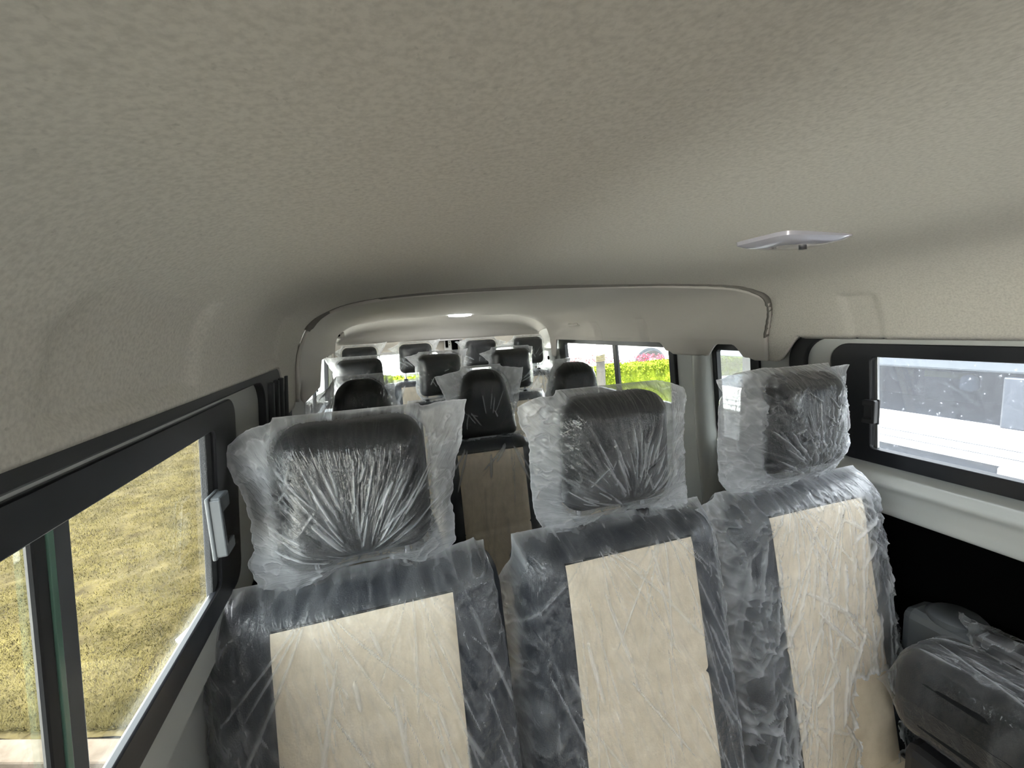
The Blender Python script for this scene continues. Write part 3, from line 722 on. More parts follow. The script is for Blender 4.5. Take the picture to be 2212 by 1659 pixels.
fxL = lambda z: -.268-.08*(-.135-max(z, -.5)) - .035*float(sm(-.46, -.52, np.array(-(-z)))) if False else -.268-.08*(-.135-max(z, -.5)) - (.035 if z < -.49 else 0)
fxR = lambda z: 1.330+.08*(-.135-z) if z > -.5 else 1.330+.08*.365
def rr_(a, b, c, d, r=.03): return rrect(a, b, c, d, r)
wl = plate('wall_left', [(-2.40, -1.45), (3.42, -1.45), (3.42, -.02), (-2.40, -.02)],
           [rr_(-1.9, -.75, -.45, -.12), rr_(-.36, .92, -.485, -.085), rr_(1.86, 2.92, -.42, -.10)], fxL, M['paint'], side=-1); struct(wl)
wr = plate('wall_right', [(-2.40, -1.45), (3.42, -1.45), (3.42, -.02), (-2.40, -.02)],
           [rr_(-1.9, -.75, -.45, -.12), rr_(-.34, .965, -.43, -.095), rr_(1.25, 1.44, -.50, -.115), rr_(1.70, 2.92, -.42, -.115)], fxR, M['paint']); struct(wr)
fl = box('floor', -.29, 1.36, -2.4, 3.42, -1.49, -1.452, M['floor'], bev=0); struct(fl)
# unseen front bulkhead, raised to narrow the windscreen and block light
fb = box('wall_front_blocker', -.29, 1.36, -2.42, -2.35, -1.45, -.25, M['black_plastic']); struct(fb)
ft = box('trim_13', -.29, 1.36, -2.42, -2.30, -.12, .20, M['felt']); struct(ft)  # unseen header, brought down to narrow the light opening

# --- left near window
def pane(name, y0, y1, z0, z1, x, side, mat, parent, th=.004):
    return box(name, x, x+th, y0, y1, z0, z1, mat, parent, bev=0, lean=.08*side)
w1 = empty('window_1', (0, 0, 0)); struct(w1)
ring_frame('window_frame', rrect(-.36, .893, -.432, -.098, .035), rrect(-.27, .778, -.387, -.135, .012), -.252, -.240, M['black_frame'], w1, side=-1)
pane('glass_pane', .40, .78, -.405, -.13, -.259, -1, M['glass'], w1)
pane('glass_pane', -.28, .418, -.405, -.13, -.2535, -1, M['glass'], w1)
box('glazing_bar', -.252, -.246, .396, .413, -.405, -.132, M['rubber'], w1, lean=-.08)
box('glass_edge', -.252, -.245, .412, .4195, -.405, -.132, M['glass_edge'], w1, bev=.001, lean=-.08)['label'] = 'green edge of the sliding pane'
box('glazing_bar', -.258, -.250, .424, .449, -.405, -.132, M['grey_plastic'], w1, lean=-.08)
box('brush_strip', -.256, -.246, .757, .780, -.402, -.135, M['felt_strip'], w1, bev=.002, lean=-.08)
def latch(x0, side, y0, y1, z0, z1, mat, parent):
    """sliding window latch: two jaws on a plate"""
    b = box('window_latch', min(x0, x0+.006*side), max(x0, x0+.006*side), y0, y1, z0, z1, mat, parent, bev=.002, lean=.08*-side if False else 0)
    xs = sorted((x0, x0+.020*side)); hh = (z1-z0)
    box('latch_jaw', xs[0], xs[1], y0+.004, y1-.004, z1-hh*.28, z1-.002, mat, b, bev=.003)
    box('latch_jaw', xs[0], xs[1], y0+.004, y1-.004, z0+.002, z0+hh*.22, mat, b, bev=.003)
    box('latch_grip', xs[0], xs[1], y0+.002, y0+.011, z0+.004, z1-.004, mat, b, bev=.002)
    return b
lt = latch(-.249, 1, .722, .770, -.322, -.226, M['grey_plastic'], w1); lt['label'] = 'grey sliding window latch'
# rubber seal round the doorway, pale reveal inside it
def ring_tube(name, loop, x, r, mat, lean=.08, side=1, parent=None, n=10):
    pts = [(x+side*lean*(-.135-z), y, z+EZ) for y, z in loop]; V, Fc = [], []; m = len(pts)
    for i, p in enumerate(pts):
        a = Vector(pts[i-1]); b = Vector(pts[(i+1) % m]); t = (b-a).normalized(); s_ = Vector((1, 0, 0)); w_ = t.cross(s_).normalized()
        for k in range(n): q = 2*math.pi*k/n; V.append(Vector(p)+r*(math.cos(q)*s_+math.sin(q)*w_))
    for i in range(m):
        for k in range(n): Fc.append((i*n+k, i*n+(k+1) % n, ((i+1) % m)*n+(k+1) % n, ((i+1) % m)*n+k))
    return recalc(pydata(name, V, Fc, mat, parent))
sl = ring_frame('trim_2', rrect(-.62, 1.345, -1.40, -.069, .10, 10), rrect(-.55, 1.09, -1.36, -.090, .06, 10), -.262, -.231, M['rubber'], side=-1); struct(sl)
for q in (1.13, 1.19, 1.25, 1.31):
    tube('seal_lip', [(-.232-.08*(-.135-z)*1, q+.0*z, z) for z in (-.10, -.2, -.3, -.45, -.8, -1.3)], .012, M['rubber'], sl)
rv = ring_frame('trim_3', rrect(-.50, 1.10, -.50, -.086, .05), rrect(-.37, .897, -.438, -.101, .035), -.262, -.246, M['paint'], side=-1); struct(rv)
# the pale inner door panel under the window, sloping
def extrude_prof(name, prof, y0, y1, mat, ny=6):
    V = [(x, y0+(y1-y0)*j/ny, z+EZ) for j in range(ny+1) for x, z in prof]; m = len(prof)
    Fc = [(j*m+i, j*m+i+1, (j+1)*m+i+1, (j+1)*m+i) for j in range(ny) for i in range(m-1)]
    o = pydata(name, V, Fc, mat); return o
pl = extrude_prof('trim_4', [tuple(q) for q in catmull([(-.30, -.428), (-.285, -.433), (-.287, -.455), (-.300, -.50), (-.310, -.58), (-.312, -1.0), (-.312, -1.4)], 40)], -.5, 1.05, M['paint']); struct(pl)

# --- right near window
w2 = empty('window_2', (0, 0, 0)); struct(w2)
ring_frame('window_frame', rrect(-.36, .958, -.438, -.098, .05), rrect(-.27, .848, -.396, -.134, .012), 1.305, 1.335, M['black_frame'], w2, side=1)
pane('glass_pane', -.28, .85, -.40, -.13, 1.328, 1, M['glass_dusty'], w2)
box('glazing_bar', 1.318, 1.326, .838, .846, -.396, -.134, M['steel'], w2, lean=.08, bev=.001)
lt = latch(1.322, -1, .826, .866, -.322, -.252, M['black_plastic'], w2); lt['label'] = 'black sliding window latch'
s2 = ring_frame('trim_5', rrect(-.62, 1.09, -1.2, -.062, .10, 10), rrect(-.55, 1.035, -1.15, -.083, .075, 10), 1.296, 1.322, M['rubber'], side=1); struct(s2)
r2 = ring_frame('trim_6', rrect(-.50, 1.04, -.47, -.082, .07, 10), rrect(-.37, .962, -.444, -.101, .05, 10), 1.312, 1.332, M['paint'], side=1); struct(r2)
# pale sill under the right window
sp = catmull([(1.352, -.436), (1.335, -.446), (1.31, -.458), (1.297, -.470), (1.290, -.482), (1.300, -.500), (1.303, -.53), (1.298, -.555), (1.310, -.565), (1.35, -.567)], 60)
si = extrude_prof('trim_7', [tuple(q) for q in sp], -.9, 1.01, M['paint']); struct(si)
bk = box('dark_cavity', 1.305, 1.32, -.95, 1.36, -1.44, -.563, M['black_void'], bev=0); struct(bk)  # black sheet put in for the darkness of an open cavity
bk.name = 'trim_8'
# --- small window and rear side window on the right
w3 = empty('window_3', (0, 0, 0)); struct(w3)
ring_frame('window_frame', rrect(1.225, 1.455, -.52, -.095, .035), rrect(1.262, 1.425, -.49, -.135, .012), 1.312, 1.335, M['black_frame'], w3)
pane('glass_pane', 1.25, 1.44, -.50, -.115, 1.334, 1, M['glass'], w3)
w4 = empty('window_4', (0, 0, 0)); struct(w4)
ring_frame('window_frame', rrect(1.68, 2.96, -.44, -.098, .045), rrect(1.72, 2.86, -.40, -.135, .015), 1.308, 1.335, M['black_frame'], w4)
pane('glass_pane', 1.70, 2.90, -.42, -.115, 1.334, 1, M['glass'], w4)
box('glazing_bar', 1.315, 1.332, 2.185, 2.225, -.42, -.12, M['black_frame'], w4, lean=.08)
latch(1.322, -1, 2.80, 2.84, -.27, -.235, M['light_plastic'], w4)['label'] = 'pale sliding window latch'
# pale column between the two right rear windows
pc = tube('trim_9', [(1.325, 1.50, .0), (1.332, 1.50, -.2), (1.345, 1.50, -.45), (1.35, 1.47, -.7), (1.35, 1.43, -1.0), (1.35, 1.40, -1.4)], .055, M['paint'], n=28); struct(pc)
# --- left rear window
w5 = empty('window_5', (0, 0, 0)); struct(w5)
ring_frame('window_frame', rrect(1.84, 2.95, -.44, -.085, .04), rrect(1.88, 2.88, -.40, -.12, .015), -.272, -.248, M['black_frame'], w5, side=-1)
pane('glass_pane', 1.86, 2.91, -.42, -.10, -.274, -1, M['glass'], w5)
box('glazing_bar', -.265, -.250, 2.22, 2.25, -.42, -.11, M['black_frame'], w5, lean=-.08)
latch(-.262, 1, 2.13, 2.18, -.250, -.195, M['grey_plastic'], w5)['label'] = 'grey sliding window latch'
pc = tube('trim_10', [(-.27, 1.62, .0), (-.275, 1.62, -.2), (-.29, 1.62, -.45), (-.295, 1.62, -.7), (-.295, 1.62, -1.4)], .05, M['paint'], n=28); struct(pc)
# seat belt strap shape on left behind the seal
sbm = box('seat_belt', -.245, -.241, 1.45, 1.495, -1.2, -.16, M['grey_plastic'], bev=0, lean=-.08); tag(sbm, 'grey seat belt webbing hanging down the left pillar behind the door seal', 'seat belt')

# --- rear wall with two door windows and latches
bm = bmesh.new(); edges = []
for loop in [[(-.30, -1.45), (1.37, -1.45), (1.37, .05), (-.30, .05)], rrect(-.19, .50, -.385, -.155, .03), rrect(.74, 1.27, -.385, -.155, .03)]:
    vs = [bm.verts.new((a, 0, b)) for a, b in loop]
    for k in range(len(vs)): edges.append(bm.edges.new((vs[k], vs[(k+1) % len(vs)])))
bmesh.ops.triangle_fill(bm, edges=edges, use_beauty=True)
for v in bm.verts: v.co = Vector((v.co.x, 3.42, v.co.z+EZ))
me = bpy.data.meshes.new('wall_rear'); bm.to_mesh(me); bm.free()
wb = link('wall_rear', me, M['trim'], smooth=False); m_ = wb.modifiers.new('solid', 'SOLIDIFY'); m_.thickness = .03; m_.offset = 0; struct(wb)
for nme, a, b in (('window_6', -.19, .50), ('window_7', .74, 1.27)):
    ww = empty(nme, (0, 0, 0)); struct(ww)
    V = rrect(a-.012, b+.012, -.397, -.143, .035); I = rrect(a+.008, b-.008, -.377, -.163, .025)
    nn = len(V); vv = [(x, yy, z+EZ) for yy in (3.395, 3.41) for lp in (V, I) for x, z in lp]; ff = []
    for k in range(nn):
        j = (k+1) % nn; ff += [(k, j, nn+j, nn+k), (2*nn+k, 3*nn+k, 3*nn+j, 2*nn+j), (k, 2*nn+k, 2*nn+j, j), (nn+k, nn+j, 3*nn+j, 3*nn+k)]
    recalc(pydata('window_frame', vv, ff, M['paint_white'], ww, smooth=False))
    box('glass_pane', a, b, 3.42, 3.424, -.385, -.155, M['glass'], ww, bev=0)
dl = empty('door_latch', (.615, 3.40, EZ-.2)); tag(dl, 'white and black latch plates in the middle of the rear doors', 'latch')
def lbox(name, x0, x1, z0, z1, d, mat):
    o = box(name, x0, x1, 3.404-d, 3.404, z0, z1, mat, bev=.002); o.parent = dl; o.matrix_parent_inverse = Matrix.Translation((-.615, -3.40, -EZ+.2)); return o
lbox('latch_plate', .545, .60, -.20, -.078, .006, M['paint_white']); lbox('latch_plate', .665, .735, -.20, -.085, .006, M['paint_white'])
lbox('latch_slot', .555, .575, -.135, -.082, .012, M['black_void']); lbox('latch_slot', .605, .650, -.20, -.078, .010, M['black_void'])
lbox('latch_slot', .60, .665, -.098, -.078, .012, M['black_void']); lbox('latch_bolt', .50, .69, -.082, -.070, .02, M['light_plastic'])
for z in (-.095, -.115): lbox('screw', .583, .589, z-.003, z+.003, .010, M['black_void'])
o = tube('latch_hole', [(.70, 3.40, -.148), (.70, 3.39, -.148)], .012, M['black_void']); o.parent = dl; o.matrix_parent_inverse = Matrix.Translation((-.615, -3.40, -EZ+.2))
rb = box('trim_11', .80, 1.30, 3.37, 3.40, -.150, -.132, M['paint_white']); struct(rb)
pan = box('trim_12', 1.285, 1.31, 3.02, 3.36, -.42, -.19, M['paint'], bev=.01); struct(pan)
tube('screw_hole', [(1.284, 3.1, -.25), (1.280, 3.1, -.25)], .014, M['black_void'], pan)

# ------------------------------------------------------------------ ceiling fittings
def zc(x): return float(np.interp(x, CP[:, 0], CP[:, 1]))
# near dome lamp
lx, ly = .748, .627; lz = zc(lx)-.0005
lamp = empty('ceiling_light', (lx, ly, lz+EZ), 0); tag(lamp, 'unlit square dome lamp with grey lens on the near ceiling', 'ceiling light')
def squircle(r, z, n=48, p=3.4, sy=.72):
    return [(r*math.copysign(abs(math.cos(a))**(2/p), math.cos(a)), sy*r*math.copysign(abs(math.sin(a))**(2/p), math.sin(a)), z) for a in [2*math.pi*k/n for k in range(n)]]
def loft(name, loops, mat, parent, capend=True):
    V = [p for l in loops for p in l]; n = len(loops[0]); Fc = []
    for i in range(len(loops)-1):
        for k in range(n): Fc.append((i*n+k, i*n+(k+1) % n, (i+1)*n+(k+1) % n, (i+1)*n+k))
    if capend: Fc.append(tuple(range((len(loops)-1)*n, len(loops)*n)))
    return autosmooth(recalc(pydata(name, V, Fc, mat, parent)), 45)
sq = lambda r, z, p=7: squircle(r, z, 64, p, .70)
loft('lamp_base', [sq(.096, .004), sq(.096, -.003), sq(.092, -.006), sq(.084, -.007)], simple('brown grey lamp rim', (.20, .19, .17), .35), lamp)['label'] = 'brown grey rim'
loft('lens', [sq(.084, -.006), sq(.083, -.014), sq(.072, -.020, 5), sq(.045, -.024, 4), sq(.015, -.025, 3)], simple('lilac grey lens', (.42, .41, .46), .12, coat=1), lamp)['label'] = 'lilac grey lens'
sw = tube('switch', [(.012, -.010, -.022), (.012, -.010, -.030)], .0065, M['black_plastic'], lamp, abs_z=True, n=16); sw['label'] = 'black switch'
# round plug
pg = at(1008, 488, y=.60); px_ = pg.x; py_ = .60
def disc(name, x, y, z, r, h, mat, parent=None):
    return loft(name, [[(x+r*math.cos(a), y+r*math.sin(a), z+EZ) for a in [2*math.pi*k/32 for k in range(32)]],
                       [(x+r*math.cos(a), y+r*math.sin(a), z+EZ-h) for a in [2*math.pi*k/32 for k in range(32)]],
                       [(x+r*.85*math.cos(a), y+r*.85*math.sin(a), z+EZ-h*1.3) for a in [2*math.pi*k/32 for k in range(32)]]], mat, parent)
tag(disc('ceiling_plug', .138, .60, zc(.138), .021, .0025, M['felt']), 'round grey plug in the ceiling left of the square lamp', 'plug')
# rear dome lamp, lit
ml, nt, b = newmat('lit lens'); b.inputs['Base Color'].default_value = (1, 1, 1, 1); b.inputs['Emission Color'].default_value = (.95, .97, 1, 1); b.inputs['Emission Strength'].default_value = 3.0
rl = empty('ceiling_light', (.575, 2.86, EZ+zc(.575)-.042)); tag(rl, 'small lit dome lamp on the rear ceiling', 'ceiling light')
loft('lamp_base', [squircle(.085, .006), squircle(.085, -.006), squircle(.078, -.009)], M['light_plastic'], rl)
loft('lens', [squircle(.076, -.008), squircle(.070, -.018), squircle(.03, -.022)], ml, rl)['label'] = 'lit white lens'
# slots pressed in the rear ceiling
for i, (a, b_) in enumerate([(845, 660), (826, 675), (1060, 647), (1166, 643), (1080, 663), (1222, 665), (1147, 676), (1345, 647), (1497, 627), (995, 665)]):
    d = at(a, b_, y=1.0); t = (.145-.012-.02)/d.z; x, y = d.x*t, d.y*t
    z = zc(min(max(x, -.1), 1.1))-.012-.03*float(sm(1.5, 3.0, np.array(y)))
    x, y = d.x*z/d.z, d.y*z/d.z
    z = zc(min(max(x, -.1), 1.1))-.012-.03*float(sm(1.5, 3.0, np.array(y)))
    o = box('slot', x-.016, x+.016, y-.004, y+.004, z-.0015, z+.001, M['black_plastic'], bev=0); o.parent = rc
# trim clips on the right rear panel
def side_disc(name, y, z, r, mat, parent, x):
    return tube(name, [(x+.003, y, z), (x-.0025, y, z)], r, mat, parent, n=20)
for (a, b_, r) in ((1612, 678, .008), (1395, 688, .010), (1610, 765, .008)):
    xg = 1.243 if b_ < 700 else 1.280
    q = at(a, b_, x=xg); side_disc('trim_clip', q.y, q.z, r, M['trim'], rc, xg)
# grab handle recess on the right rear
q = at(1240, 697, x=1.235)
gh = empty('coat_hook', (q.x, q.y, q.z+EZ)); tag(gh, 'small grey grab handle above the rear right window', 'grab handle')
V = []; Fc = []
def rel(o, p): o.parent = p; o.matrix_parent_inverse = Matrix.Translation(-Vector(p.location)); return o
rel(box('handle_base', q.x-.004, q.x+.012, q.y-.075, q.y+.075, q.z-.022, q.z+.022, M['trim'], bev=.006), gh)
rel(tube('handle_bar', [(q.x-.004, q.y-.06, q.z-.008), (q.x-.018, q.y-.03, q.z-.016), (q.x-.018, q.y+.03, q.z-.016), (q.x-.004, q.y+.06, q.z-.008)], .008, M['trim']), gh)
for d_ in (-.04, .04): rel(tube('screw_hole', [(q.x-.003, q.y+d_, q.z+.004), (q.x-.006, q.y+d_, q.z+.004)], .009, M['black_void']), gh)
q = at(733, 724, y=3.0)
gh = empty('coat_hook', (q.x, q.y, q.z+EZ)); tag(gh, 'small coat hook at the left end of the rear header', 'coat hook')
rel(box('hook_base', q.x-.03, q.x+.03, q.y-.004, q.y+.03, q.z-.02, q.z+.02, M['trim'], bev=.008), gh)
rel(tube('screw_hole', [(q.x-.004, q.y-.004, q.z), (q.x-.004, q.y-.008, q.z)], .010, M['black_void']), gh)

# ------------------------------------------------------------------ folded jump seat at the right wall
js = empty('jump_seat', (1.18, .36, 0)); tag(js, 'folded dark jump seat under plastic at the right wall, next to the torn seat cover', 'jump seat')
jp = Pad(.31, .31, -.125, .125, .05, .095, .05, .010)
def pj(x, y, z): return (z*.95, x*1.0-.05, .598-y + x*-.02)
pad = jp.mesh('seat_cushion', M['dark_leather'], js, pj, rings=12, n=80)
S = [[(-.325, -.132), (-.325, 0), (-.325, .127)], [(.325, -.132), (.33, 0), (.325, .127)], [(-.325, .127), (0, .131), (.325, .127)], [(-.325, -.132), (0, -.13), (.325, -.132)]]
P = coons(*S, 150, 90); T, ob = membrane(P, jp.h, .003)
X, Z = P[..., 0], P[..., 1]; f1, u, v = streak(X, Z, .2, 14, 4, 5); f2, u2, v2 = streak(Z, X, .15, 26, 5, 9)
cr = (1-np.abs(2*vn(X*30, Z*50, 3)-1))**4
itj = [(random.uniform(-.3, .2), random.uniform(-.12, .12), math.pi/2+random.gauss(0, .22), random.uniform(.08, .3), .0022, .1+.7*random.random()**2, random.gauss(0, .05)) for _ in range(90)]
f2 = np.maximum(f2*.3, creases(X, Z, itj)); f1 = f1*.3
Y = -(T+ (f2*.006+f1*.004+cr*.002))
uv = np.stack([u2, v2*2], -1)
Tb = (T+(f2*.005))
parts = [sheet('f', P, Y*-1*-1, np.clip(f2*.8+cr*.10, 0, 1), uv, None, None, pj), sheet('b', P, Tb, np.clip(f2*.8, 0, 1), uv, None, None, pj)]
build_film('plastic_cover', parts, M['film'], pad)
rel2 = lambda o: (setattr(o, 'parent', js), setattr(o, 'matrix_parent_inverse', Matrix.Translation((-1.18, -.36, 0))), o)[-1]
hpn = rel2(tube('hinge_cover', [(1.26, .60, -.76), (1.262, .60, -.735), (1.262, .60, -.728)], [.055, .055, .045], M['grey_plastic'], n=28))
hpn2 = rel2(box('hinge_bracket', 1.20, 1.30, .50, .68, -1.44, -.74, M['grey_plastic'], bev=.02))
jb = rel2(box('seat_base', 1.06, 1.28, .12, .58, -1.44, -.97, M['black_plastic'], bev=.02))
# buckle stalk wrapped in film, standing on the jump seat
bs = empty('belt_buckle', (1.23, .50, EZ-.77)); tag(bs, 'dark belt buckle in a scrap of plastic on top of the jump seat', 'buckle')
rel(box('buckle_body', 1.20, 1.26, .455, .545, -.775, -.720, M['black_plastic'], bev=.01), bs)
bpad = Pad(.055, .045, -.03, .035, .01, .02, .015, .004)
Pb = coons([(-.065, -.03), (-.06, 0), (-.085, .045)], [(.06, -.035), (.06, 0), (.07, .04)], [(-.085, .045), (-.02, .03), (.03, .045), (.07, .04)], [(-.065, -.03), (0, -.03), (.06, -.035)], 50, 40)
Tq, obq = membrane(Pb, bpad.h, .003); Xq, Zq = Pb[..., 0], Pb[..., 1]; crq = (1-np.abs(2*vn(Xq*60, Zq*60, 3)-1))**4
plc = lambda x, y, z: (1.23+y*1.3, .50-x, EZ-.745+z)
fo = build_film('plastic_wrap', [sheet('f', Pb, -(Tq+crq*.006), crq*.4, np.stack([Xq*200, Zq*60], -1), None, None, plc), sheet('b', Pb, Tq+crq*.004, crq*.4, np.stack([Xq*200, Zq*60], -1), None, None, plc)], M['film'], None)
rel(fo, bs)

# ------------------------------------------------------------------ outside
def gplane(name, x0, x1, y0, y1, z, mat, n=2):
    V = [(x0+(x1-x0)*i/n, y0+(y1-y0)*j/n, z) for j in range(n+1) for i in range(n+1)]
    Fc = [(j*(n+1)+i, j*(n+1)+i+1, (j+1)*(n+1)+i+1, (j+1)*(n+1)+i) for j in range(n) for i in range(n)]
    return pydata(name, V, Fc, mat)
gp = gplane('ground', -60, 60, -30, 90, GZ-.03, M['pave']); struct(gp)
yd = gplane('path', -3.6, 1.6, -6, 3.4, GZ-.012, ground_mat('sandy path', (.07, .06, .05), (.11, .095, .08), 3, bump=.3)); struct(yd)
rd = gplane('dark_ground', 1.6, 14, -14, 7.5, GZ-.012, ground_mat('dark bounce-cutting ground', (.05, .05, .052), (.085, .085, .088), 8, bump=.3)); struct(rd)  # unseen dark ground, added to cut light bounced up to the ceiling
# lawn along the van's left side, its near edge a kerb running crosswise
def lawn_edge(x): return 2.9-.37*(x+2.07)
nx, ny = 70, 200; x0, x1 = -3.95, -.62; xs = np.linspace(x0, x1, nx); ts = np.linspace(0, 1, ny)
XX = np.repeat(xs[None], ny, 0); YY = lawn_edge(XX)+(26-lawn_edge(XX))*ts[:, None]**1.6
def lawn_h(x, y): return GZ + .03 + .07*(fbm(x*1.5, y*1.5, 3)-.5) + .03*(fbm(x*9, y*9, 4)-.5)
ZZ = lawn_h(XX, YY)
ob_ = pydata('lawn', [(XX[j, i], YY[j, i], ZZ[j, i]) for j in range(ny) for i in range(nx)], [(j*nx+i, j*nx+i+1, (j+1)*nx+i+1, (j+1)*nx+i) for j in range(ny-1) for i in range(nx-1)], M['soil']); struct(ob_)
rng = np.random.RandomState(5); nb = 230000
bx_ = x0+(x1-.25-x0)*rng.rand(nb); by_ = lawn_edge(bx_)+.05+11*rng.rand(nb)**1.8
dens = fbm(bx_*4, by_*4, 8); keep = (dens+rng.rand(nb)*.35 > .5) & ((by_ < 8.5) | (bx_ < -.8)); bx_, by_ = bx_[keep], by_[keep]; nb = len(bx_)
bz_ = lawn_h(bx_, by_); a = rng.rand(nb)*2*np.pi; L_ = .012+.028*rng.rand(nb); tl = .5+1.2*rng.rand(nb); w_ = .0013+.0015*rng.rand(nb)
V = np.zeros((nb, 3, 3)); ca, sa = np.cos(a), np.sin(a)
V[:, 0] = np.stack([bx_-sa*w_, by_+ca*w_, bz_], 1); V[:, 1] = np.stack([bx_+sa*w_, by_-ca*w_, bz_], 1)
V[:, 2] = np.stack([bx_+ca*L_*np.sin(tl)*1.2, by_+sa*L_*np.sin(tl)*1.2, bz_+L_*np.cos(tl)*.8+.01], 1)
me = bpy.data.meshes.new('grass'); me.vertices.add(nb*3); me.vertices.foreach_set('co', V.reshape(-1)); me.loops.add(nb*3); me.loops.foreach_set('vertex_index', np.arange(nb*3, dtype=np.int32))
me.polygons.add(nb); me.polygons.foreach_set('loop_start', np.arange(0, nb*3, 3, dtype=np.int32)); me.update(); me.validate()
tag(link('grass', me, M['grass'], smooth=False), 'dry yellow green grass on the lawn outside the left window', 'grass', kind='stuff')
V = []
for (d0, zz) in ((-.16, GZ-.03), (-.16, GZ+.045), (-.02, GZ+.045), (-.02, GZ-.03)):
    for x in (-4.2, -.62): V.append((x, lawn_edge(x)+d0, zz))
kb = recalc(pydata('kerb', V, [(0, 1, 3, 2), (2, 3, 5, 4), (4, 5, 7, 6), (6, 7, 1, 0), (0, 2, 4, 6), (1, 7, 5, 3)], M['kerb'], smooth=False)); bevel(kb, .012)
tag(kb, 'sandy stone kerb at the near end of the dry lawn', 'kerb')

def leaves(name, n, fn, size, mat, seed, label, cat):
    r = np.random.RandomState(seed); P = fn(r, n); n = len(P)
    d1 = r.randn(n, 3); d1 /= np.linalg.norm(d1, axis=1)[:, None]; d2 = np.cross(d1, r.randn(n, 3)); d2 /= np.linalg.norm(d2, axis=1)[:, None]
    s = size*(.6+.8*r.rand(n))[:, None]
    V = np.stack([P-d1*s, P+d2*s*.5, P+d1*s, P-d2*s*.5], 1).reshape(-1)
    me = bpy.data.meshes.new(name); me.vertices.add(n*4); me.vertices.foreach_set('co', V); me.loops.add(n*4); me.loops.foreach_set('vertex_index', np.arange(n*4, dtype=np.int32))
    me.polygons.add(n); me.polygons.foreach_set('loop_start', np.arange(0, n*4, 4, dtype=np.int32)); me.update(); me.validate()
    o = link(name, me, mat, smooth=False); tag(o, label, cat); return o
def hedge_pts(r, n):
    x = -.3+13.3*r.rand(n); top = GZ+.05+1.0+.16*(1-sm(1, 4, x))+.10*(fbm(x*2, x*0, 3)-.5)
    y = 8.7+.9*r.rand(n)**1.5; z = GZ+(top-GZ)*r.rand(n)**.7
    m = r.rand(n) < .5; z = np.where(m, top-.10*r.rand(n)**2, z); return np.stack([x, y+(fbm(x*3, z*3, 5)-.5)*.25, z], 1)
hd = leaves('hedge', 42000, hedge_pts, .035, M['hedge'], 2, 'clipped yellow green hedge behind the van, seen through the rear windows', 'hedge')
core = box('hedge_core', -.3, 13, 8.95, 9.6, GZ-EZ, GZ+.95-EZ, M['hedge'], bev=.02); core.parent = hd
def red_pts(r, n):
    x = 2.2+10.8*r.rand(n); top = GZ+1.05+.38*(vn(x*7, x*0+.5, 9)**1.6)*(.5+fbm(x*1.1, x*0, 4))*(1-.5*np.exp(-((x-7.3)/.6)**2))
    return np.stack([x, 9.7+.5*r.rand(n), GZ+.7+(top-GZ-.7)*r.rand(n)**.6], 1)
leaves('red_shrub_hedge', 9000, red_pts, .022, M['red_leaf'], 4, 'row of red leaved shrubs showing above the yellow green hedge', 'hedge')
# sapling trunk with a rope round it
d = at(1296, 760, y=8.45); tk = empty('tree', (d.x, 8.45, GZ)); tag(tk, 'pale tree trunk tied with straw rope, in front of the hedge', 'tree')
rel(tube('trunk', [(d.x, 8.45, GZ-EZ), (d.x+.01, 8.45, -1.2), (d.x, 8.45, -.3), (d.x-.02, 8.45, 1.2)], [.11, .095, .09, .085], M['bark'], n=16), tk)
cr_ = []
for k in range(60): cr_.append((d.x+.105*math.cos(k*.7), 8.45+.105*math.sin(k*.7), -.85+.0035*k))
rel(tube('rope', cr_, .012, M['rope'], n=6), tk)
# white coach beyond the hedge
cc = empty('coach', (7.5, 12.4, GZ)); tag(cc, 'long white coach parked beyond the red shrubs, one dark wheel showing', 'coach')
rel(box('body', -3, 19, 12.3, 14.6, GZ+.35-EZ, GZ+3.0-EZ, M['paint_white'], bev=.08), cc)
dw = at(1408, 792, y=12.2); rw = .52
arch = rel(tube('wheel_arch', [(dw.x, 12.32, dw.z), (dw.x, 12.27, dw.z)], .62, M['bus_grey'], n=40), cc)
wh = rel(tube('wheel', [(dw.x, 12.30, dw.z), (dw.x, 12.18, dw.z)], rw, M['tyre'], n=40), cc)
o = tube('hub_cap', [(dw.x, 12.18, dw.z), (dw.x, 12.14, dw.z)], .30, M['steel'], n=32); o.parent = wh
# minibus parked along the right side
mb = empty('minibus', (2.9, .8, GZ)); tag(mb, 'white minibus with dark windows parked close beside the right window', 'minibus')
def B(*a, **k): return rel(box(*a, **k), mb)
B('body', 2.62, 4.4, -2.6, 3.25, -.735, -.552, M['paint_white'], bev=.012)
B('roof_rail', 2.62, 4.4, -2.6, 3.25, -.315, .25, simple('light grey bus trim', (.10, .112, .125), .3), bev=.01)
B('upper_pillar', 2.62, 2.70, 1.02, 1.16, -.56, -.33, M['bus_grey'], bev=.008)
B('lower_panel', 2.65, 4.4, 1.16, 3.25, -1.0, -.73, M['bus_grey'], bev=.01)
B('lower_panel', 2.62, 4.4, -2.6, 1.155, -1.0, -.735, M['paint_white'], bev=.01)
B('bounce_skirt', 2.64, 4.4, -2.6, 3.25, -1.75, -1.0, M['bus_grey'], bev=.01)  # unseen dark lower side, added to cut light bounced into the cabin
B('glass_pane', 2.64, 2.645, -2.5, 3.15, -.555, -.31, M['glass_bus'], bev=0)
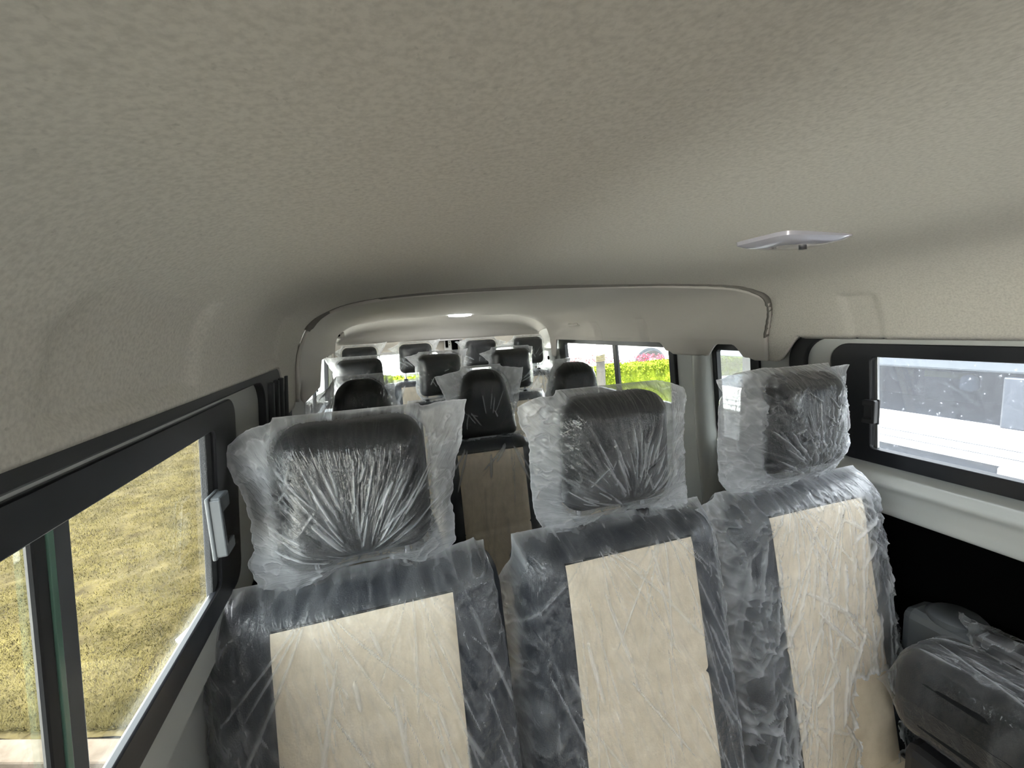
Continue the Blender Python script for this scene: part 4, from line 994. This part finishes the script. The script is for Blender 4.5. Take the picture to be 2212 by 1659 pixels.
B('interior', 3.2, 4.3, -2.5, 3.15, -.555, -.30, M['bus_grey'], bev=0)
B('seam', 2.6185, 2.621, -2.6, 3.25, -.652, -.649, M['bus_grey'], bev=0); B('seam', 2.6185, 2.621, -2.6, 3.25, -.690, -.687, M['bus_grey'], bev=0)
cu = B('reflection', 2.72, 2.75, 1.30, 1.50, -.48, -.335, M['reflection'], bev=.004); B('reflection_band', 2.712, 2.722, 1.30, 1.50, -.365, -.335, M['yellow'], bev=.002)  # grey panel and yellow band stand in for a reflection in the glass
hr = Pad(.035, .03, -.45, -.37, .025, .03, .025, .004); o = hr.mesh('headrest', M['paint_white'], mb, lambda x, y, z: (2.70+y-2.9, 1.31+x-.8, z+.03+EZ-GZ), rings=8, n=40)  # pale oval, also standing in for a reflection in the glass
for yy in (-1.6, 2.2):
    t_ = rel(tube('wheel', [(2.63, yy, -1.75), (2.9, yy, -1.75)], .33, M['tyre'], n=32), mb)

# ------------------------------------------------------------------ light
w = bpy.data.worlds.new('overcast sky'); SC.world = w; w.use_nodes = True; nt = w.node_tree
bg = nt.nodes['Background']; bg.inputs[0].default_value = (.94, .97, 1, 1); bg.inputs[1].default_value = 1.0
sl = bpy.data.lights.new('sun', 'SUN'); sl.energy = 5.0; sl.angle = math.radians(4); sl.color = (1, .97, .92)
so_ = bpy.data.objects.new('sun', sl); COL.objects.link(so_)
so_.rotation_euler = Vector((-math.cos(math.radians(84)), -.12, math.sin(math.radians(84)))).to_track_quat('Z', 'Y').to_euler()
SC.view_settings.view_transform = 'Standard'; SC.view_settings.look = 'None'; SC.view_settings.gamma = 1; SC.view_settings.use_curve_mapping = False
SC.view_settings.exposure = 3.4
SC.cycles.use_denoising = True
SC.cycles.max_bounces = 10; SC.cycles.diffuse_bounces = 6; SC.cycles.glossy_bounces = 4; SC.cycles.transmission_bounces = 4; SC.cycles.transparent_max_bounces = 24
SC.cycles.caustics_reflective = False; SC.cycles.caustics_refractive = False
SC.cycles.sample_clamp_indirect = 6
